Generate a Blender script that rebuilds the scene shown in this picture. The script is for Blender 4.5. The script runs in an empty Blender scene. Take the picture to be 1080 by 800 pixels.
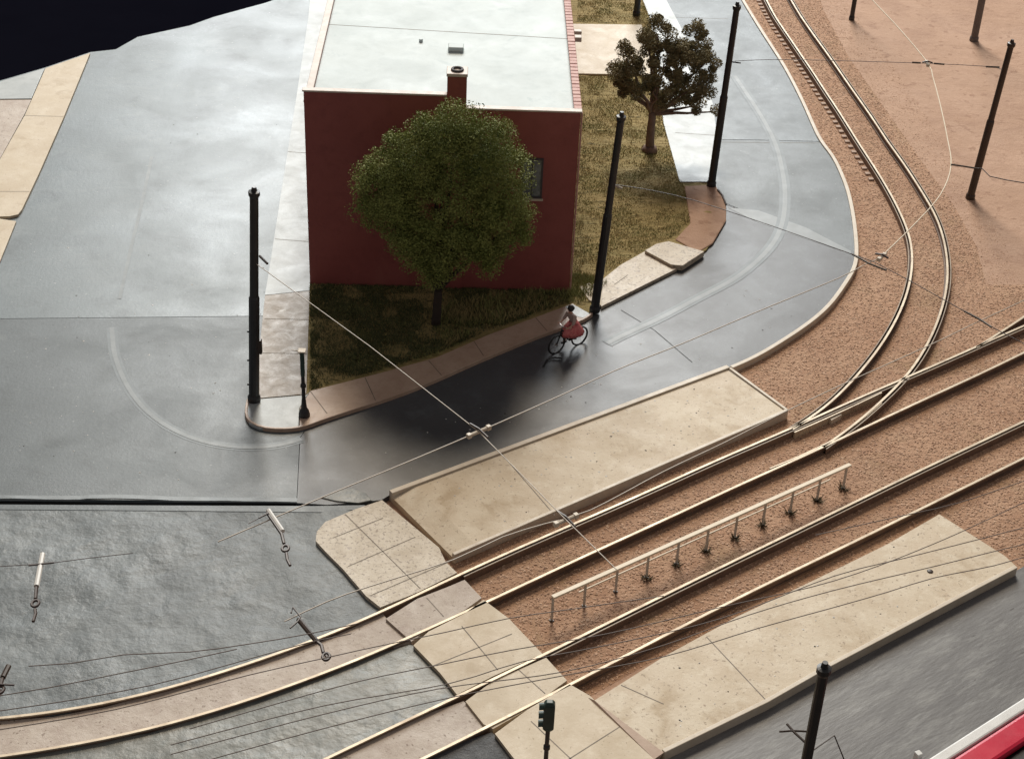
import bpy, bmesh, math, random
from mathutils import Vector, Matrix, noise
random.seed(7)
sc = bpy.context.scene
C = sc.collection
# ---------------------------------------------------------------- camera
F, PITCH, ROLL, H = 1733.0, math.radians(33.36), math.radians(-2.62), 32.98
cp, sp, cr, sr = math.cos(PITCH), math.sin(PITCH), math.cos(ROLL), math.sin(ROLL)
R0 = Matrix(((1, 0, 0), (0, -sp, cp), (0, -cp, -sp)))      # columns: right, down, forward
RC = R0 @ Matrix(((cr, -sr, 0), (sr, cr, 0), (0, 0, 1)))
cd = bpy.data.cameras.new('camera'); cam = bpy.data.objects.new('camera', cd); C.objects.link(cam)
cd.sensor_width = 36; cd.lens = F / 1080 * 36; cd.clip_end = 3000; cd.clip_start = 0.5
r_, d_, f_ = RC.col[0], RC.col[1], RC.col[2]
cam.matrix_world = Matrix(((r_.x, -d_.x, -f_.x, 0), (r_.y, -d_.y, -f_.y, 0), (r_.z, -d_.z, -f_.z, H), (0, 0, 0, 1)))
sc.camera = cam
# ---------------------------------------------------------------- world and the window light and an added warm lamp behind the layout
w = bpy.data.worlds.new('World'); sc.world = w; w.use_nodes = True
bg = w.node_tree.nodes['Background']; bg.inputs[0].default_value = (1.0, 0.92, 0.90, 1); bg.inputs[1].default_value = 0.22
def window_or_fill_light(az, el, dist, sx, sy, rad, col, tgt=(0, 60, 0)):
    l = bpy.data.lights.new('window_or_fill_light', 'AREA'); l.shape = 'RECTANGLE'; l.size = sx; l.size_y = sy
    l.energy = rad * math.pi * sx * sy; l.color = col
    o = bpy.data.objects.new('window_or_fill_light', l); C.objects.link(o)
    a, e = math.radians(az), math.radians(el)
    v = Vector((math.sin(a) * math.cos(e), math.cos(a) * math.cos(e), math.sin(e)))
    o.location = Vector(tgt) + v * dist
    o.rotation_euler = v.to_track_quat('Z', 'Y').to_euler()
window_or_fill_light(-2, 31, 400, 180, 150, 18, (0.94, 0.985, 1.0))
window_or_fill_light(-2, 49, 400, 100, 70, 46, (1.0, 0.86, 0.68))  # added unseen warm lamp, not a window; warms matte ground without road glare
sc.view_settings.view_transform = 'Standard'; sc.view_settings.look = 'None'
sc.view_settings.exposure = 0.0; sc.view_settings.gamma = 1.0; sc.view_settings.use_curve_mapping = False

def at(px, py, z=0.0):
    d = RC @ Vector(((px - 540) / F, (py - 400) / F, 1))
    t = (z - H) / d.z
    return Vector((d.x * t, d.y * t, z))
def hgt(base, ty):          # height of an upright whose foot is the point base and whose top shows at row ty
    lo, hi = 0, 30
    for _ in range(40):
        m = (lo + hi) / 2
        c = RC.transposed() @ Vector((base.x, base.y, base.z + m - H))
        if 400 + F * c.y / c.z > ty: lo = m
        else: hi = m
    return lo
# ---------------------------------------------------------------- materials
def mat(name, c1, c2=None, c3=None, scale=1.0, rough=(0.5, 0.5), bump=0.0, bscale=20.0, speck=None, spscale=25.0,
        metal=0.0, spec=0.5, stretch=None, coat=0.0, bdist=0.03, blotch=None, blscale=1.0, blw=0.12, bl0=0.6, spth=0.62, bdet=8, brough=0.7):
    m = bpy.data.materials.new(name); m.use_nodes = True
    nt = m.node_tree; N, L = nt.nodes, nt.links
    b = N['Principled BSDF']; b.inputs['Metallic'].default_value = metal; b.inputs['Specular IOR Level'].default_value = spec
    b.inputs['Coat Weight'].default_value = coat; b.inputs['Coat Roughness'].default_value = 0.15
    tc = N.new('ShaderNodeTexCoord'); src = tc.outputs['Object']
    if stretch:
        mp = N.new('ShaderNodeMapping'); L.new(src, mp.inputs[0]); mp.inputs['Rotation'].default_value[2] = stretch[0]
        mp.vector_type = 'TEXTURE'; mp.inputs['Scale'].default_value = (stretch[1], stretch[2], 1); src = mp.outputs[0]
    def nz(s, det=8, r=0.6, dist=0.0):
        n = N.new('ShaderNodeTexNoise'); L.new(src, n.inputs['Vector']); n.inputs['Scale'].default_value = s
        n.inputs['Detail'].default_value = det; n.inputs['Roughness'].default_value = r; n.inputs['Distortion'].default_value = dist
        return n.outputs[0]
    def rng(v, a, bb, c=0.0, d=1.0):
        n = N.new('ShaderNodeMapRange'); L.new(v, n.inputs[0]); n.inputs[1].default_value = a; n.inputs[2].default_value = bb
        n.inputs[3].default_value = c; n.inputs[4].default_value = d; return n.outputs[0]
    def mix(fac, a, bb):
        n = N.new('ShaderNodeMix'); n.data_type = 'RGBA'; L.new(fac, n.inputs[0])
        for i, q in ((6, a), (7, bb)):
            if isinstance(q, tuple): n.inputs[i].default_value = (*q, 1)
            else: L.new(q, n.inputs[i])
        return n.outputs[2]
    big = nz(scale)
    col = mix(rng(big, 0.35, 0.65), c1, c2 or c1)
    if c3: col = mix(rng(nz(scale * 4.3, 6, 0.7), 0.5, 0.75), col, c3)
    if blotch: col = mix(rng(nz(blscale, 5, 0.65, 0.4), bl0, bl0 + blw), col, blotch)
    if speck: col = mix(rng(nz(spscale, 3, 0.6), spth, spth + 0.06), col, speck)
    L.new(col, b.inputs['Base Color'])
    if rough[0] != rough[1]: L.new(rng(nz(scale * 1.7, 7, 0.65, 0.5), 0.3, 0.7, rough[0], rough[1]), b.inputs['Roughness'])
    else: b.inputs['Roughness'].default_value = rough[0]
    if bump:
        bn = N.new('ShaderNodeBump'); bn.inputs['Strength'].default_value = bump; bn.inputs['Distance'].default_value = bdist
        L.new(nz(bscale, bdet, brough), bn.inputs['Height']); L.new(bn.outputs[0], b.inputs['Normal'])
    return m
M = {}
_d = at(1027, 622) - at(809, 740); NEAR_DIR = math.atan2(_d.y, _d.x)
M['road'] = mat('road_grey', (0.1, 0.127, 0.138), (0.125, 0.153, 0.165), (0.16, 0.187, 0.198), 0.12, (0.34, 0.52), 0.22, 7, (0.28, 0.3, 0.31), 5.0, spec=0.48, blotch=(0.078, 0.098, 0.107), blscale=0.5, bl0=0.52, blw=0.16, spth=0.67)
M['road_rough'] = mat('road_grey_dull', (0.085, 0.102, 0.11), (0.11, 0.13, 0.14), (0.065, 0.078, 0.083), 0.2, (0.38, 0.55), 0.22, 8, (0.24, 0.26, 0.26), 6.0, spec=0.36, blotch=(0.15, 0.168, 0.172), blscale=1.6, bl0=0.6, blw=.18, spth=0.67)
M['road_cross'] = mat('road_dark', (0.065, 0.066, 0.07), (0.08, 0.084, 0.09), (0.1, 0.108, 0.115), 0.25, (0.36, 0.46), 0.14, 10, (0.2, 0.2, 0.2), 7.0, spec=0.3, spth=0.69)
M['road_bend'] = mat('road_bend', (0.085, 0.105, 0.117), (0.11, 0.132, 0.145), (0.135, 0.157, 0.168), 0.25, (0.38, 0.54), 0.2, 8, (0.24, 0.26, 0.26), 6.0, spec=0.36, blotch=(0.15, 0.168, 0.178), blscale=1.2, bl0=0.58, blw=.2, spth=0.68)
M['road_near'] = mat('road_scratched', (0.115, 0.112, 0.112), (0.155, 0.152, 0.15), (0.26, 0.26, 0.25), 0.35, (0.4, 0.55), 0.3, 5, (0.05, 0.045, 0.04), 3.0, stretch=(NEAR_DIR, 2.5, 0.6), spth=0.7, spec=.35, bdet=6, brough=.55)
M['plaster'] = mat('street_plaster', (0.12, 0.138, 0.145), (0.17, 0.19, 0.197), (0.21, 0.23, 0.235), 0.25, (0.4, 0.55), 0.36, 1.7, (0.29, 0.31, 0.31), 3.0, bdist=0.2, spec=0.32, bdet=7, brough=0.62, spth=0.67, blotch=(0.105, 0.12, 0.127), blscale=0.35, bl0=.56)
M['plaster2'] = mat('street_plaster_smooth', (0.12, 0.13, 0.12), (0.2, 0.2, 0.18), (0.15, 0.172, 0.165), 0.4, (0.36, 0.52), 0.4, 2.0, bdist=0.12, spec=0.34, bdet=5, brough=0.55, blotch=(0.09, 0.105, 0.105), blscale=0.8, bl0=.55)
M['plaster3'] = mat('street_plaster_dark', (0.07, 0.072, 0.075), (0.1, 0.102, 0.105), (0.15, 0.15, 0.15), 0.8, (0.45, 0.6), 0.7, 3, bdist=0.12, spec=0.3)
M['track_fill'] = mat('track_fill', (0.40, 0.325, 0.265), (0.48, 0.41, 0.34), (0.34, 0.26, 0.21), 0.7, (0.5, 0.65), 0.5, 1.8, bdist=0.08, speck=(0.2, 0.14, 0.1), spscale=9)
M['concrete'] = mat('pavement_beige', (0.49, 0.395, 0.27), (0.55, 0.46, 0.33), (0.60, 0.515, 0.385), 0.5, (0.5, 0.65), 0.25, 8, (0.34, 0.26, 0.17), 9, spth=0.64, blotch=(0.44, 0.345, 0.225), blscale=.9, bl0=.58)
M['concrete_speck'] = mat('pavement_speckled', (0.50, 0.425, 0.32), (0.58, 0.51, 0.40), (0.42, 0.345, 0.255), 1.2, (0.45, 0.6), 0.5, 6, (0.3, 0.24, 0.18), 9, spth=0.56)
M['platform'] = mat('platform_sand', (0.52, 0.42, 0.295), (0.60, 0.51, 0.38), (0.66, 0.58, 0.45), 0.5, (0.55, 0.7), 0.5, 6, (0.34, 0.26, 0.18), 8, blotch=(0.46, 0.36, 0.24), blscale=0.8, bl0=.55, spth=0.61)
M['pavement_gloss'] = mat('pavement_pale_lit', (0.34, 0.365, 0.365), (0.42, 0.445, 0.44), (0.29, 0.31, 0.305), 0.6, (0.38, 0.5), 0.15, 6, spec=0.38)
M['pavement_tan'] = mat('pavement_spotted_tan', (0.25, 0.2, 0.155), (0.33, 0.27, 0.21), (0.2, 0.165, 0.12), 1.2, (0.4, 0.6), 0.3, 6, blotch=(0.62, 0.6, 0.55), blscale=1.6, bl0=0.66, blw=0.05)  # darker tan panel with pale spots
M['pavement_brown'] = mat('pavement_brown', (0.42, 0.29, 0.21), (0.5, 0.37, 0.28), (0.38, 0.26, 0.19), 0.8, (0.4, 0.55), 0.2, 6)
M['kerb'] = mat('kerb_stone', (0.52, 0.44, 0.34), (0.6, 0.53, 0.43), None, 1.5, (0.45, 0.6), 0.2, 9)
M['joint'] = mat('joint_dirt', (0.12, 0.10, 0.08), (0.22, 0.18, 0.14), None, 2.0, (0.7, 0.7))
M['joint_black'] = mat('gap_black', (0.012, 0.012, 0.012), None, None, 1, (0.8, 0.8))
M['line'] = mat('faded_line', (0.185, 0.205, 0.21), (0.12, 0.137, 0.142), None, 0.9, (0.42, 0.5), 0.1, 9, spec=0.42)
M['line_soft'] = mat('faded_line_edge', (0.125, 0.148, 0.158), (0.105, 0.127, 0.137), None, 0.9, (0.42, 0.5), 0.15, 8, spec=0.38)
M['line2'] = mat('faded_line_and_sheen_bend', (0.21, 0.23, 0.237), (0.16, 0.178, 0.185), None, 0.9, (0.42, 0.5), 0.1, 9, spec=0.4)
M['ballast'] = mat('ballast_earth', (0.44, 0.255, 0.155), (0.53, 0.33, 0.21), (0.38, 0.205, 0.12), 0.45, (0.8, 0.9), 1.0, 5.0, (0.2, 0.1, 0.065), 9.0, bdist=0.13, blotch=(0.36, 0.235, 0.13), blscale=0.35, bl0=.54, blw=.2, spth=0.61)
M['sand'] = mat('sand_earth', (0.41, 0.255, 0.17), (0.48, 0.31, 0.215), (0.36, 0.215, 0.14), 0.13, (0.8, 0.9), 0.7, 2.5, (0.34, 0.2, 0.13), 2.0, bdist=0.1, spth=0.6, blotch=(0.34, 0.2, 0.135), blscale=.3, bl0=.52, blw=.25)
M['stone'] = mat('ballast_stone', (0.52, 0.32, 0.21), (0.62, 0.43, 0.30), (0.44, 0.26, 0.17), 2.2, (0.8, 0.9))
M['stone_dark'] = mat('ballast_stone_dark', (0.34, 0.2, 0.13), (0.42, 0.27, 0.18), None, 2.2, (0.8, 0.9))
M['earth'] = mat('lot_earth', (0.30, 0.235, 0.09), (0.40, 0.30, 0.125), (0.2, 0.175, 0.06), 0.5, (0.85, 0.95), 1.0, 2.2, (0.13, 0.105, 0.035), 2.2, bdist=0.2, stretch=(0.1, 2.0, 0.6))
M['blade1'] = mat('grass_olive', (0.30, 0.235, 0.09), (0.38, 0.3, 0.13), None, 1.0, (0.8, 0.8))
M['blade2'] = mat('grass_green', (0.17, 0.18, 0.05), (0.28, 0.27, 0.09), None, 1.0, (0.8, 0.8))
M['wall_red'] = mat('wall_red', (0.26, 0.064, 0.056), (0.30, 0.078, 0.068), (0.225, 0.055, 0.05), 0.5, (0.5, 0.6), 0.25, 7, blotch=(0.31, 0.09, 0.075), blscale=.6, bl0=.6)
M['coping'] = mat('coping_brick', (0.45, 0.2, 0.17), (0.55, 0.32, 0.27), (0.6, 0.42, 0.36), 3.0, (0.6, 0.7), 0.2, 10)
M['coping_pale'] = mat('coping_pale', (0.5, 0.42, 0.36), (0.58, 0.5, 0.44), None, 2.0, (0.5, 0.6))
M['roof'] = mat('roof_pale', (0.44, 0.50, 0.50), (0.50, 0.56, 0.555), (0.40, 0.46, 0.46), 0.35, (0.5, 0.6), 0.2, 4, blotch=(0.36, 0.43, 0.43), blscale=0.9, bl0=0.62, spec=0.3)
M['glass'] = mat('window_glass', (0.1, 0.12, 0.125), (0.22, 0.25, 0.25), None, 3.0, (0.15, 0.3))
M['frame'] = mat('window_frame', (0.06, 0.05, 0.055), None, None, 1.0, (0.5, 0.5))
M['black'] = mat('black_paint', (0.012, 0.012, 0.014), (0.02, 0.02, 0.022), None, 2.0, (0.35, 0.5), 0.1, 12)
M['bronze'] = mat('dark_bronze', (0.03, 0.018, 0.012), (0.05, 0.03, 0.02), None, 2.0, (0.4, 0.5), 0.1, 12)
M['green'] = mat('signal_green', (0.014, 0.036, 0.03), (0.02, 0.05, 0.042), None, 2.0, (0.4, 0.5))
M['wire'] = mat('wire_steel', (0.45, 0.38, 0.30), None, None, 1.0, (0.5, 0.5))
M['wire_dark'] = mat('wire_dark', (0.05, 0.03, 0.025), None, None, 1.0, (0.5, 0.5))
M['wire_shadow'] = mat('wire_shadow_brown', (0.1, 0.065, 0.05), None, None, 1.0, (0.6, 0.6))  # dark colour of the tubes that stand for wire shadows
M['rail_top'] = mat('rail_top', (0.56, 0.48, 0.36), (0.4, 0.32, 0.23), (0.3, 0.22, 0.15), 0.7, (0.42, 0.55), metal=0.25)
M['rail_web'] = mat('rail_rust', (0.13, 0.08, 0.055), (0.18, 0.115, 0.08), None, 1.4, (0.6, 0.7))
M['rail_side'] = mat('rail_side', (0.36, 0.28, 0.19), (0.22, 0.16, 0.11), None, 0.8, (0.5, 0.6))
M['tie'] = mat('sleeper_end', (0.46, 0.34, 0.26), (0.34, 0.23, 0.17), None, 3.0, (0.7, 0.8))
M['fence'] = mat('railing_cream', (0.68, 0.58, 0.43), (0.74, 0.64, 0.49), None, 1.5, (0.5, 0.6))
M['fence_post'] = mat('railing_post', (0.42, 0.39, 0.33), (0.5, 0.46, 0.4), None, 3, (0.5, 0.6))
M['fence_foot'] = mat('pole_grey_brown', (0.11, 0.09, 0.085), (0.15, 0.125, 0.115), None, 3, (0.5, 0.6))
M['grass_shade'] = mat('grass_shade_green', (0.06, 0.07, 0.022), (0.1, 0.105, 0.035), None, 1.0, (0.8, 0.8))  # green darkened to put the building's shade into the colour
M['weed'] = mat('weed_brown', (0.10, 0.085, 0.045), (0.15, 0.12, 0.07), None, 2, (0.8, 0.8))
M['leaf'] = mat('leaf_green', (0.17, 0.21, 0.045), (0.27, 0.29, 0.08), (0.10, 0.13, 0.03), 1.0, (0.7, 0.8))
M['leaf2'] = mat('leaf_olive', (0.2, 0.16, 0.075), (0.28, 0.235, 0.115), (0.17, 0.17, 0.07), 0.9, (0.7, 0.8))
M['bark'] = mat('bark_shaded', (0.025, 0.016, 0.013), (0.04, 0.028, 0.02), None, 3, (0.8, 0.9), 0.5, 6)  # bark darkened, the shade on the trunk is put into the colour
M['bark2'] = mat('bark_brown', (0.16, 0.105, 0.08), (0.24, 0.16, 0.125), None, 3, (0.8, 0.9), 0.5, 6)
M['skin'] = mat('skin', (0.5, 0.28, 0.2), None, None, 1, (0.5, 0.5))
M['hair'] = mat('hair_dark', (0.012, 0.01, 0.01), None, None, 1, (0.5, 0.5))
M['shirt'] = mat('shirt_pale', (0.42, 0.32, 0.28), (0.36, 0.26, 0.22), None, 8, (0.7, 0.7))
M['redcloth'] = mat('red_cloth', (0.5, 0.08, 0.09), (0.62, 0.2, 0.19), None, 7, (0.6, 0.7), blotch=(0.12, 0.02, 0.025), blscale=5, bl0=0.56)
M['tyre'] = mat('tyre_black', (0.012, 0.012, 0.012), None, None, 1, (0.6, 0.6))
M['chrome'] = mat('bicycle_metal', (0.35, 0.3, 0.28), None, None, 1, (0.3, 0.3), metal=0.8)
M['tram_red'] = mat('vehicle_red', (0.58, 0.015, 0.05), (0.5, 0.012, 0.045), None, 1, (0.25, 0.35))
M['tram_white'] = mat('vehicle_white', (0.72, 0.72, 0.7), (0.62, 0.62, 0.6), None, 1.5, (0.35, 0.5))
M['white_rod'] = mat('rod_pale', (0.68, 0.66, 0.62), None, None, 1, (0.4, 0.4))
M['board'] = mat('base_board', (0.09, 0.07, 0.055), (0.12, 0.1, 0.08), None, 1, (0.7, 0.8))
M['floor'] = mat('room_dark', (0.0022, 0.0022, 0.004), (0.0035, 0.0035, 0.006), None, 0.02, (0.9, 0.95), spec=0.0)
M['flake'] = mat('paint_flake', (0.62, 0.62, 0.6), (0.5, 0.48, 0.44), None, 5, (0.5, 0.6))
M['crumb'] = mat('dark_crumb', (0.03, 0.025, 0.02), None, None, 5, (0.7, 0.7))

# ---------------------------------------------------------------- object helpers
def tag(o, label=None, cat=None, group=None, kind=None):
    if label: o['label'] = label
    if cat: o['category'] = cat
    if group: o['group'] = group
    if kind: o['kind'] = kind
    return o
def empty(name, loc, label, cat, group=None):
    o = bpy.data.objects.new(name, None); C.objects.link(o); o.location = loc; o.empty_display_size = 0.3
    return tag(o, label, cat, group)
def build(name, V, Fc, m, parent=None, midx=None, smooth=False, off=None):
    me = bpy.data.meshes.new(name)
    if off is not None: V = [(v[0] - off[0], v[1] - off[1], v[2] - off[2]) for v in V]
    me.from_pydata([tuple(v) for v in V], [], Fc)
    for q in (m if isinstance(m, (list, tuple)) else [m]): me.materials.append(q)
    if midx: me.polygons.foreach_set('material_index', midx)
    if smooth: me.polygons.foreach_set('use_smooth', [True] * len(me.polygons))
    me.update(); o = bpy.data.objects.new(name, me); C.objects.link(o)
    if parent: o.parent = parent
    return o
class MB:
    """collects shapes (world coordinates), builds one mesh"""
    def __init__(s): s.V = []; s.F = []; s.I = []; s.mi = 0
    def add(s, V, Fc):
        n = len(s.V); s.V += [tuple(v) for v in V]; s.F += [tuple(i + n for i in f) for f in Fc]; s.I += [s.mi] * len(Fc)
    def prism(s, poly, z0, z1, cap=True):
        n = len(poly)
        # make the winding anticlockwise
        ar = sum(poly[i][0] * poly[(i + 1) % n][1] - poly[(i + 1) % n][0] * poly[i][1] for i in range(n))
        if ar < 0: poly = list(reversed(poly))
        V = [(p[0], p[1], z1) for p in poly] + [(p[0], p[1], z0) for p in poly]
        Fc = [tuple(range(n)), tuple(reversed(range(n, 2 * n)))] + [(i, n + i, n + (i + 1) % n, (i + 1) % n) for i in range(n)]
        s.add(V, Fc)
    def box(s, c, d, rz=0.0, M4=None):
        V = []
        for z in (-1, 1):
            for y in (-1, 1):
                for x in (-1, 1):
                    v = Vector((x * d[0] / 2, y * d[1] / 2, z * d[2] / 2))
                    v = (M4 @ v) if M4 else (Matrix.Rotation(rz, 3, 'Z') @ v)
                    V.append(v + Vector(c))
        s.add(V, [(0, 2, 3, 1), (4, 5, 7, 6), (0, 1, 5, 4), (2, 6, 7, 3), (0, 4, 6, 2), (1, 3, 7, 5)])
    def tube(s, pts, r, n=8, closed=False):
        pts = [Vector(p) for p in pts]; k = len(pts); rs = r if isinstance(r, (list, tuple)) else [r] * k
        V = []; Fc = []; up = None
        for i, p in enumerate(pts):
            a = pts[(i - 1) % k] if (closed or i > 0) else p; b = pts[(i + 1) % k] if (closed or i < k - 1) else p
            t = (b - a).normalized()
            if up is None: up = Vector((0, 0, 1)) if abs(t.z) < 0.9 else Vector((1, 0, 0))
            u = t.cross(up).normalized(); v = u.cross(t).normalized(); up = v
            for j in range(n):
                an = 2 * math.pi * j / n
                V.append(p + (u * math.cos(an) + v * math.sin(an)) * rs[i])
        for i in range(k if closed else k - 1):
            for j in range(n):
                a, b = i * n + j, i * n + (j + 1) % n; c, d = ((i + 1) % k) * n + (j + 1) % n, ((i + 1) % k) * n + j
                Fc.append((a, d, c, b))
        if not closed: Fc += [tuple(range(n)), tuple(reversed(range((k - 1) * n, k * n)))]
        s.add(V, Fc)
    def ball(s, c, r, n=8, sz=1.0):
        V = []; Fc = []
        for i in range(1, n):
            for j in range(n * 2):
                a, b = math.pi * i / n, math.pi * j / n
                V.append((c[0] + r * math.sin(a) * math.cos(b), c[1] + r * math.sin(a) * math.sin(b), c[2] + r * sz * math.cos(a)))
        m = n * 2
        for i in range(n - 2):
            for j in range(m): Fc.append((i * m + j, (i + 1) * m + j, (i + 1) * m + (j + 1) % m, i * m + (j + 1) % m))
        V += [(c[0], c[1], c[2] + r * sz), (c[0], c[1], c[2] - r * sz)]
        for j in range(m):
            Fc.append((len(V) - 2, j, (j + 1) % m)); Fc.append((len(V) - 1, (n - 2) * m + (j + 1) % m, (n - 2) * m + j))
        s.add(V, Fc)
    def build(s, name, m, parent=None, smooth=False, bevel=0.0):
        off = parent.location if parent else None
        if parent and parent.parent: off = parent.parent.location + parent.location
        o = build(name, s.V, s.F, m, parent, s.I if isinstance(m, (list, tuple)) else None, smooth, off)
        if bevel:
            b = o.modifiers.new('bevel', 'BEVEL'); b.width = bevel; b.segments = 2; b.limit_method = 'ANGLE'; b.angle_limit = 0.6
        return o
def P(s, z=0.0): return [at(float(a.split(',')[0]), float(a.split(',')[1]), z) for a in s.split()]
def smooth_line(pts, step=0.5):
    out = []
    n = len(pts)
    for i in range(n - 1):
        p0, p1, p2, p3 = pts[max(i - 1, 0)], pts[i], pts[i + 1], pts[min(i + 2, n - 1)]
        k = max(1, int((p2 - p1).length / step))
        for j in range(k):
            t = j / k
            out.append(0.5 * ((2 * p1) + (p2 - p0) * t + (2 * p0 - 5 * p1 + 4 * p2 - p3) * t * t + (3 * p1 - p0 - 3 * p2 + p3) * t ** 3))
    out.append(pts[-1]); return out
def relax(pts, n=12):
    pts = [p.copy() for p in pts]
    for _ in range(n):
        q = [pts[0]] + [(pts[i - 1] + pts[i] * 2 + pts[i + 1]) / 4 for i in range(1, len(pts) - 1)] + [pts[-1]]
        pts = q
    return pts
def offset(pts, d):
    out = []
    for i, p in enumerate(pts):
        t = (pts[min(i + 1, len(pts) - 1)] - pts[max(i - 1, 0)]); t.z = 0; t.normalize()
        out.append(p + Vector((-t.y, t.x, 0)) * d)
    return out
def ribbon(mb, pts, wd, z0, z1, off=0.0):
    a, b = offset(pts, off - wd / 2), offset(pts, off + wd / 2); n = len(pts)
    V = [(p.x, p.y, z1) for p in a] + [(p.x, p.y, z1) for p in b] + [(p.x, p.y, z0) for p in a] + [(p.x, p.y, z0) for p in b]
    Fc = []
    for i in range(n - 1):
        Fc += [(i, i + 1, n + i + 1, n + i), (2 * n + i, i + 2 * n + 1, i + 1, i)[::1], (n + i, n + i + 1, 3 * n + i + 1, 3 * n + i), (3 * n + i, 3 * n + i + 1, 2 * n + i + 1, 2 * n + i)]
    Fc += [(0, n, 3 * n, 2 * n), (n - 1, 3 * n - 1, 4 * n - 1, 2 * n - 1)]
    mb.add(V, Fc)
def strip(mb, a, b, z, wd=0.03):
    d = (b - a); d.z = 0; d.normalize(); n = Vector((-d.y, d.x, 0)) * wd / 2
    mb.add([(p.x, p.y, z) for p in (a - n, b - n, b + n, a + n)], [(0, 1, 2, 3)])
def slab(name, poly, z, th, m, joints=(), jm='joint', bevel=0.02, kind='structure', parent=None, jw=0.03):
    mb = MB(); mb.prism([tuple(p) for p in poly], z - th, z)
    o = None
    if joints:
        mb.mi = 1
        for j in joints: a, b = P(j, z); strip(mb, a, b, z + 0.004, jw)
        o = mb.build(name, [M[m], M[jm]], parent)
    else: o = mb.build(name, M[m], parent, bevel=bevel)
    if kind and not parent: o['kind'] = kind
    return o

# ================================================================= SETTING
fl = MB(); fl.add([(-1500, -600, -70), (1500, -600, -70), (1500, 2600, -70), (-1500, 2600, -70)], [(0, 1, 2, 3)])
fl.build('room_floor', M['floor'])['kind'] = 'structure'
edge = P('-160,135 -60,104 0,85 48,71 95,55 122,52 145,39 200,27 225,18 280,3 300,-4')
board = [tuple(p) for p in edge] + [(6, 108, 0), (70, 112, 0), (70, 8, 0), (-60, 8, 0), (-60, 45, 0)]
mb = MB(); mb.prism([(p[0], p[1]) for p in board], -2.2, -0.5); mb.build('base_board', M['board'])['kind'] = 'structure'
# sand everywhere to the right, ballast round the tracks
Z_B = -0.20
sand_poly = [(-24, 26), (60, 26), (60, 106), (8, 106), (8, 66), (2, 50), (-10, 40), (-24, 34)]
mb = MB(); mb.prism(sand_poly, -0.5, Z_B); mb.build('sandy_ground', M['sand'])['kind'] = 'structure'
edge_bal = P('470,598 560,560 700,500 835,436 780,392 873,330 905,270 903,235 893,195 868,146 830,70 786,0 770,-30 858,-30 868,10 895,60 930,110 965,160 1005,215 1030,260 1040,300 1090,300 1090,640 1060,600 990,545 860,615 700,690 620,735 560,700', Z_B + 0.005)
mb = MB(); mb.prism([tuple(p) for p in edge_bal], Z_B - 0.1, Z_B + 0.005); mb.build('ballast_bed', M['ballast'])['kind'] = 'structure'
# roads
road_edge = [tuple(p) for p in edge]
pa = [p for p in edge] + P('345,-40 420,-40 400,331 300,333 0,336 -120,337')
slab('street', pa, 0.0, 0.4, 'road')
slab('street', P('-120,337.2 0,336.3 300,333.3 400,331.3 316,462 312.8,527 185,527.5 88,526.5 0,525.5 -100,526'), 0.002, 0.4, 'road_rough', bevel=0.0)
bend_out = P('902,270 900,284 889,300 872,324 846,345 818,363 795,377 770,387.5')
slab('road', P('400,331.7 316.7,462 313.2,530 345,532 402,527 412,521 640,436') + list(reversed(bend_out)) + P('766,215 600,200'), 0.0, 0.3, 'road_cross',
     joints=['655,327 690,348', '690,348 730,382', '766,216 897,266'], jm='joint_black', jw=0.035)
bend_mid = P('902,269.5 901,250 899,232 892,199 877,165 864,149.5')
slab('road', P('600,199.5 766,214.5') + bend_mid + P('785,147.7 600,147'), 0.003, 0.3, 'road_rough', joints=['757,150 864,151'])
bend_far = P('864,149 844,105 825,69 802.5,34 783,2 765,-30')
slab('road', P('600,146.5 785,147.2') + bend_far + P('600,-60'), 0.0, 0.3, 'road_bend', joints=['690,18 768,20'])
kerb_line = smooth_line(list(reversed(bend_far)) + list(reversed(bend_mid))[1:] + bend_out[1:], 0.4)
mb = MB(); ribbon(mb, relax(kerb_line, 6), 0.17, -0.3, 0.07, 0.06); mb.build('kerb', M['kerb'], bevel=0.02)['kind'] = 'structure'
# pale wedge across the bend, the panel's sheen put into its colour
mb = MB(); mb.prism([tuple(p) for p in P('768,219 800,222 850,240 898,265 897,267.5 850,252 800,235')], 0.0, 0.006); mb.build('road_sheen_patch', M['line2'])['kind'] = 'structure'
# strip where the street boards meet
slab('road_joint', P('-100,531 0,531 180,532 330,532.5 385,531.5 386,536 340,539.5 180,538 0,536.5 -100,537'), -0.02, 0.3, 'road_rough', bevel=0.015)
slab('road_gap', P('-100,524 400,526 402,545 -100,545'), -0.12, 0.2, 'joint_black', bevel=0)
lip = smooth_line(P('-100,526 -40,526.5 0,526.3 84,527 92,526 120,525.5 170,527.2 184,528 240,528.6 292,529 313,529.5'), 0.5)
mb = MB()
for i, p in enumerate(lip): p.z = 0.02 + 0.05 * max(0, noise.noise(Vector((p.x * 0.6, 3, 0))))
V = []; Fc = []
for i, p in enumerate(lip): V += [(p.x, p.y + 0.22, 0.004), (p.x, p.y, p.z), (p.x, p.y - 0.02, -0.03)]
for i in range(len(lip) - 1): Fc += [(3 * i, 3 * i + 1, 3 * i + 4, 3 * i + 3), (3 * i + 1, 3 * i + 2, 3 * i + 5, 3 * i + 4)]
mb.add(V, Fc); mb.build('street_lip', M['line'])['kind'] = 'structure'
mb = MB(); mb.prism([tuple(p) for p in P('338,525 352,518 372,515 386,521 392,528 378,531 355,529')], -0.02, 0.035); mb.build('plaster_patch', M['plaster2'], bevel=0.02)['kind'] = 'structure'
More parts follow.
